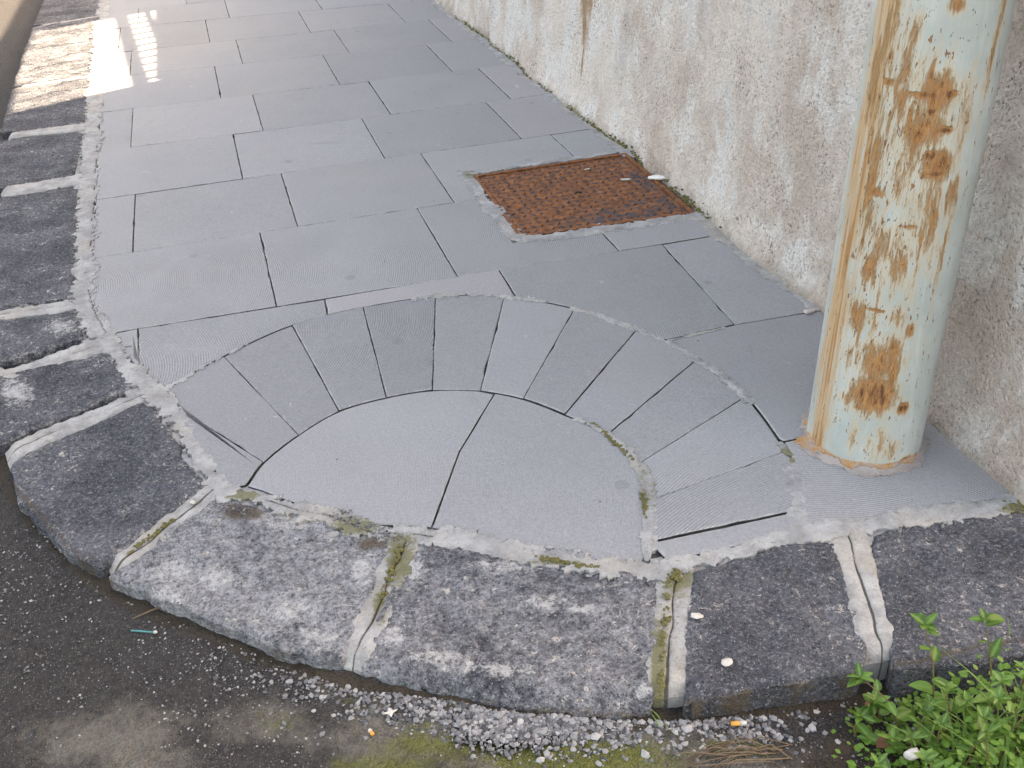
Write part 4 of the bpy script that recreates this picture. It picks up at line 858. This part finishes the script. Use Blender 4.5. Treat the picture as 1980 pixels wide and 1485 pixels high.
for u0, v0, u1, v1, n, s in ((775, 1055, 735, 1165, 70, .004), (1312, 1105, 1300, 1125, 30, .006), (1030, 1078, 1150, 1098, 70, .003), (1290, 1130, 1275, 1360, 60, .003), (335, 1005, 250, 1070, 50, .003), (1955, 985, 1985, 975, 40, .008), (1243, 955, 1252, 1000, 50, .003), (1150, 820, 1225, 890, 60, .003)):
    a, b = G(u0, v0), G(u1, v1)
    for _ in range(n): t = rg.random(); ms.append((a[0] + (b[0] - a[0]) * t + rg.normal() * s, a[1] + (b[1] - a[1]) * t + rg.normal() * s, .002))
tufts('moss', ms, .0015, .0045, 'yellow green moss in the cement joints of the kerb')

# ------------------------------------------------------------------ weeds
LEAF = m_leaf('weed_leaf', (.018, .058, .010), (.098, .205, .032), (.13, .24, .055))
LEAF2 = m_leaf('small_leaf', (.04, .105, .014), (.115, .24, .03), (.14, .27, .05))
STEM = m_plain('red_stem', (.16, .055, .035), .6, .4, 60, .0005, (.15, .16, .05))
GRASS = m_leaf('grass_blade', (.055, .15, .02), (.11, .22, .04), (.12, .24, .05))
def leaf_mesh(name, ratio, fold, curl, seg=6):
    V, Fq, lv = [], [], []
    for i in range(seg + 1):
        t = i / seg; wd = ratio * (math.sin(math.pi * min(1, t ** .75 * 1.0)) ** .8) * .5 if 0 < t < 1 else .004
        zc = -curl * t * t
        for s in (-1, -.5, 0, .5, 1): V.append((t, s * wd, zc + fold * abs(s) * wd + .03 * math.sin(i * 2.3 + s) * wd)); lv.append(1.0 if s == 0 else .25 * (i % 2))
    for i in range(seg):
        for k in range(4): a = i * 5 + k; Fq.append((a, a + 5, a + 6, a + 1))
    return mesh_np(name, V, Fq, {'leafv': lv})
LM = []
for k, (ra, fo, cu) in enumerate(((.58, .35, .18), (.52, .25, .35), (.66, .45, .1), (.48, .3, -.12))):
    me = leaf_mesh('leaf', ra, fo, cu); me.materials.append(LEAF); me.polygons.foreach_set('use_smooth', np.ones(len(me.polygons), bool)); LM.append(me)
def weed(base, h, lean, nleaf, size, label, group=None, rosette=5):
    root = empty('weed_plant', base, random.uniform(0, 6.28) if lean is None else 0)
    L = lean or (random.uniform(-.4, .4), random.uniform(-.4, .4))
    pts = [Vector((L[0] * h * t * t, L[1] * h * t * t, h * t)) + Vector((random.uniform(-.003, .003), random.uniform(-.003, .003), 0)) * (t > 0) for t in np.linspace(0, 1, 7)]
    V, Fq = tube(pts, [.0019 - .0011 * t for t in np.linspace(0, 1, 7)], 6); link('stem', mesh_np('stem', V, Fq), STEM, root)
    def put(p, az, el, s):
        o = bpy.data.objects.new('leaf', random.choice(LM)); COL.objects.link(o); o.parent = root
        o.location = p; o.rotation_euler = (random.uniform(-.35, .35), -el, az); o.scale = (s, s, s)
    for k in range(nleaf):
        t = .25 + .7 * k / max(1, nleaf - 1); i = min(5, int(t * 6)); p = pts[i].lerp(pts[i + 1], t * 6 - i)
        put(p, k * 2.4 + random.uniform(-.4, .4), random.uniform(-.1, .6), size * random.uniform(.5, 1.2))
    for k in range(rosette): put(pts[-1], k * 6.28 / rosette + random.uniform(-.3, .3), random.uniform(.15, .75), size * random.uniform(.55, .95))
    tag(root, label, 'weed', group); return root
def rp(u, v, dz=0): x, y = G(u, v, -.07); return (x, y, float(road_z(x, y)) + dz)
weed(rp(1800, 1398), .165, (-.05, .30), 6, .032, 'tall red stemmed weed rising in front of the mortar joint of the kerb')
weed(rp(1735, 1420), .105, (-.55, .35), 5, .031, 'weed leaning out over the mortar joint at the edge of the clump')
weed(rp(1905, 1400), .185, (-.05, .25), 6, .031, 'tall leafy weed before the dark kerb stone near the picture edge')
gl = 'low leafy green weed in the clump at the foot of the kerb'
for (u, v, h) in ((1700, 1395, 0.050), (1665, 1400, 0.040), (1760, 1440, 0.070), (1830, 1440, 0.100), (1880, 1450, 0.149), (1930, 1440, 0.176), (1975, 1430, 0.189), (1800, 1480, 0.070), (1860, 1500, 0.121), (1920, 1490, 0.149), (1985, 1490, 0.162), (1740, 1490, 0.050), (1700, 1450, 0.045), (1650, 1430, 0.035),
                  (1950, 1390, 0.149), (2010, 1400, 0.162), (2030, 1460, 0.176), (1840, 1395, 0.080), (1990, 1540, 0.162), (1900, 1550, 0.135), (1820, 1545, 0.080), (2080, 1430, 0.162), (1880, 1410, 0.135), (1780, 1410, 0.060), (1720, 1530, 0.050), (1960, 1470, 0.162)):
    weed(rp(u, v), h * random.uniform(.9, 1.15), None, random.randint(3, 5), random.uniform(.022, .034), gl, 'low leafy weeds at the kerb foot', random.randint(4, 6))
# small-leaved ground cover between the stems
V, Fq, lv = [], [], []
for _ in range(1500):
    while True:
        u, v = rg.uniform(1600, 2100), rg.uniform(1330, 1620)
        if rg.random() < math.exp(-max(0, (1790 - u) / 110) ** 2) * (v > 1330 + max(0, 1900 - u) * .22): break
    x, y, z = rp(u, v); z += rg.random() ** 1.5 * (.02 + .09 * sstep(1700, 1950, u)); r = rg.uniform(.0035, .0085); az, el = rg.uniform(0, 6.28), rg.uniform(-.3, .6)
    d = np.array([math.cos(az) * math.cos(el), math.sin(az) * math.cos(el), math.sin(el)]); s = np.array([-math.sin(az), math.cos(az), rg.uniform(-.4, .4)])
    c = np.array([x, y, z]); b0 = len(V)
    for a_, b_ in ((0, 0), (.5, .5), (1.0, .55), (1.6, 0), (1.0, -.55), (.5, -.5)): V.append(c + d * r * a_ * 1.2 + s * r * b_ * 1.3); lv.append(.6 * (b_ == 0))
    Fq += [(b0, b0 + 1, b0 + 2, b0 + 3), (b0, b0 + 3, b0 + 4, b0 + 5)]
tag(link('ground_cover', mesh_np('ground_cover', V, Fq, {'leafv': lv}), LEAF2), 'tiny bright green leaves carpeting the ground between the weeds', 'ground cover', kind='stuff')
def blades(name, base, n, h, spread, label, group=None, wd=.0022):
    root = empty(name, base); V, Fq, lv = [], [], []
    for _ in range(n):
        az = rg.uniform(0, 6.28); le = rg.uniform(.2, spread); hh = h * rg.uniform(.6, 1.1); ox, oy = rg.normal() * .008, rg.normal() * .008; b0 = len(V)
        for i in range(6):
            t = i / 5; r = le * hh * t ** 1.8; x, y, z = ox + r * math.cos(az), oy + r * math.sin(az), hh * (t - .25 * le * t * t); q = wd * (1 - t ** 2) + .0002
            V += [(x - q * math.sin(az), y + q * math.cos(az), z), (x + q * math.sin(az), y - q * math.cos(az), z)]; lv += [.2, .6]
        Fq += [(b0 + 2 * i, b0 + 2 * i + 1, b0 + 2 * i + 3, b0 + 2 * i + 2) for i in range(5)]
    link('blades', mesh_np('blades', V, Fq, {'leafv': lv}), GRASS, root); tag(root, label, 'grass', group); return root
for (u, v, h) in ((1900, 1460, .13), (1850, 1480, .11), (1960, 1440, .16), (1790, 1470, .08), (2000, 1500, .14), (1940, 1520, .13)):
    blades('grass_tuft', rp(u, v), 14, h, 1.1, 'tuft of green grass blades among the low weeds', 'grass tufts among the weeds')
blades('grass_tuft', rp(1288, 1425), 4, .030, 1.0, 'tiny grass sprout in the gravel below the kerb joint', wd=.0014)
blades('grass_tuft', rp(790, 1345), 3, .016, 1.0, 'tiny green sprout by the gravel at the pale kerb stone', wd=.0013)
blades('grass_tuft', rp(1965, 1290, .03), 5, .10, 1.2, 'thin grass stalks bending over the dark kerb stone', wd=.0015)

# ------------------------------------------------------------------ litter and loose bits
WHITE = m_plain('white_chip', (.46, .44, .40), .8, .35, 160, .002); ORNG = m_plain('filter_paper', (.62, .28, .07), .8, .3); TEAL = m_plain('teal_plastic', (.05, .22, .22), .4)
STRAW = m_plain('dry_stalk', (.15, .105, .07), .95, .45, 60); RED = m_plain('red_shard', (.36, .08, .04), .8, .3); BROWN = m_plain('dead_leaf', (.17, .085, .05), .85, .35, 50)
def chip(name, u, v, z, size, label, mat_, cat, zg=0.0, flat=.3, sub=2, rot=None):
    b = bmesh.new(); bmesh.ops.create_icosphere(b, subdivisions=sub, radius=1); P = random.random() * 9
    for q in b.verts:
        k = 1 + .5 * float(fbm(np.array(q.co.x + P), np.array(q.co.y * 1.3 - P), 2.1, 500, 3)); q.co = Vector((q.co.x * size[0], q.co.y * size[1], q.co.z * flat * size[1])) * k
    me = bpy.data.meshes.new(name); b.to_mesh(me); b.free(); o = link(name, me, mat_); x, y = G(u, v, z); o.location = (x, y, z + flat * size[1] * .7); o.rotation_euler = (random.uniform(-.2, .2), random.uniform(-.2, .2), random.uniform(0, 3) if rot is None else rot)
    tag(o, label, cat); return o
chip('white_chip', 1347, 1192, .004, (.0115, .0085), 'white chip lying on the edge of the kerb mortar joint', WHITE, 'chip', flat=.28)
chip('white_chip', 1407, 1281, .004, (.0120, .0085), 'white oval chip on the dark kerb stone', WHITE, 'chip', flat=.22, rot=.5)
chip('white_chip', 372, 971, .006, (.0075, .0045), 'small white chip in the mossy joint beside the dark kerb stone', WHITE, 'chip')
chip('white_stone', 1762, 1462, -.025, (.0085, .013), 'white rounded stone lying among the weeds', WHITE, 'stone', flat=.6)
chip('stone_fragment', 1566, 604, .0, (.022, .008), 'pale stone fragment at the wall foot beside the pole', m_plain('stone_bit', (.5, .44, .4)), 'stone', flat=.6, rot=.2)
for u, v, s, lb in ((1135, 327, .012, 'white lime flake on the rusty iron cover near its far edge'), (1210, 347, .02, 'white lime streak on the rusty iron cover near the wall'), (1155, 434, .011, 'white lime flake on the rusty cover near its front edge')):
    chip('lime_flake', u, v, -.001, (s, s * .4), lb, WHITE, 'flake', flat=.15, rot=.1)
chip('cement_lump', 1272, 347, .0, (.045, .016), 'white cement lump between the iron cover and the wall', m_plain('lump', (.6, .58, .55)), 'cement', flat=.5, rot=-1.0)
for u, v, lb in ((1055, 1366, 'red brick shard in the gravel below the pale kerb stone'), (966, 1378, 'orange brick shard in the gravel heap')): chip('brick_shard', u, v, -.045, (.008, .004), lb, RED, 'shard', sub=1)
# star-shaped white scrap
V = [(0, 0, .003)]; 
for k in range(8): r = .012 if k % 2 == 0 else .0048; V.append((r * math.cos(k * .785), r * .8 * math.sin(k * .785), .001 + .003 * (k % 4 == 0)))
V += [(a, b, c - .0012) for a, b, c in V]
Fq = [(0, 1 + k, 1 + (k + 1) % 8) for k in range(8)] + [(9, 10 + (k + 1) % 8, 10 + k) for k in range(8)] + [(1 + k, 10 + k, 10 + (k + 1) % 8, 1 + (k + 1) % 8) for k in range(8)]
o = link('paper_scrap', mesh_np('paper_scrap', V, Fq), WHITE, smooth=False); o.location = (*G(757, 1393, -.04), float(road_z(*G(757, 1393, -.04))) + .008); tag(o, 'white pointed paper scrap on the dusty road beside the gravel', 'scrap')
def butt(u, v, z, L, rz, label, r=.0038):
    x, y = G(u, v, z); o = empty('cigarette_butt', (x, y, float(road_z(x, y)) + .009), rz); tag(o, label, 'cigarette')
    for nm, a, b, mt in (('filter', 0, .58 * L, ORNG), ('paper', .58 * L, L, WHITE)):
        V, Fq = tube([(a, 0, 0), ((a + b) / 2, .0004, 0), (b, 0, 0)], [r, r * 1.02, r * .92], 10); link(nm, mesh_np(nm, V, Fq), mt, o)
butt(1411, 1418, -.06, .024, -.25, 'orange tipped cigarette butt in the gravel in front of the dark kerb stone')
butt(724, 1436, -.04, .011, 1.9, 'short orange and white cigarette stub on the dusty road', .003)
x, y = G(255, 1224, -.03); x2, y2 = G(300, 1228, -.03); o = empty('plastic_straw', (x, y, float(road_z(x, y)) + .006)); tag(o, 'teal plastic sliver with white tip on the asphalt', 'sliver')
V, Fq = tube([(0, 0, 0), (x2 - x, y2 - y, .001)], .0016, 6); link('sliver', mesh_np('sliver', V, Fq), TEAL, o)
V, Fq = tube([(x2 - x, y2 - y, .001), ((x2 - x) * 1.12, (y2 - y) * 1.12, .002)], [.003, .0022], 8); link('tip', mesh_np('tip', V, Fq), WHITE, o)
def twig(pts, r, label, name='dry_stalk', mt=STRAW):
    P = [(*G(u, v, -.05), float(road_z(*G(u, v, -.05))) + dz) for u, v, dz in pts]; b = P[0]; o = empty(name, b); V, Fq = tube([tuple(np.array(p) - np.array(b)) for p in P], r, 5)
    link('stalk', mesh_np('stalk', V, Fq), mt, o); tag(o, label, 'stalk', None); return o
twig([(262, 1217, .005), (300, 1203, .009), (330, 1190, .006)], .0013, 'brown dry stalk on the asphalt near the kerb edge')
for k in range(15):
    u0, v0 = 1320 + rg.uniform(-30, 70), 1480 + rg.uniform(-20, 18); u1, v1 = 1480 + rg.uniform(-70, 60), 1456 + rg.uniform(-18, 22); bb = rg.uniform(-8, 26)
    o = twig([(u0, v0, .004), (u0 * .7 + u1 * .3, v0 * .7 + v1 * .3 - bb * .8, rg.uniform(.006, .018)), (u0 * .3 + u1 * .7, v0 * .3 + v1 * .7 - bb, rg.uniform(.008, .022)), (u1, v1, .005)], rg.uniform(.0005, .0011), 'brown dry stalk in the bundle lying before the weeds'); o['group'] = 'dry stalks before the weeds'
for u, v, lb in ((1668, 1378, 'curled brown dead leaf at the kerb foot beside the weeds'), (1690, 1462, 'flat brown dead leaf on soil in front of the weeds')):
    me = leaf_mesh('dead_leaf', .5, .6, -.35); o = link('dead_leaf', me, BROWN); o.location = rp(u, v, .012); o.scale = (.035, .035, .035); o.rotation_euler = (.3, .1, random.uniform(-.4, .4)); tag(o, lb, 'dead leaf')
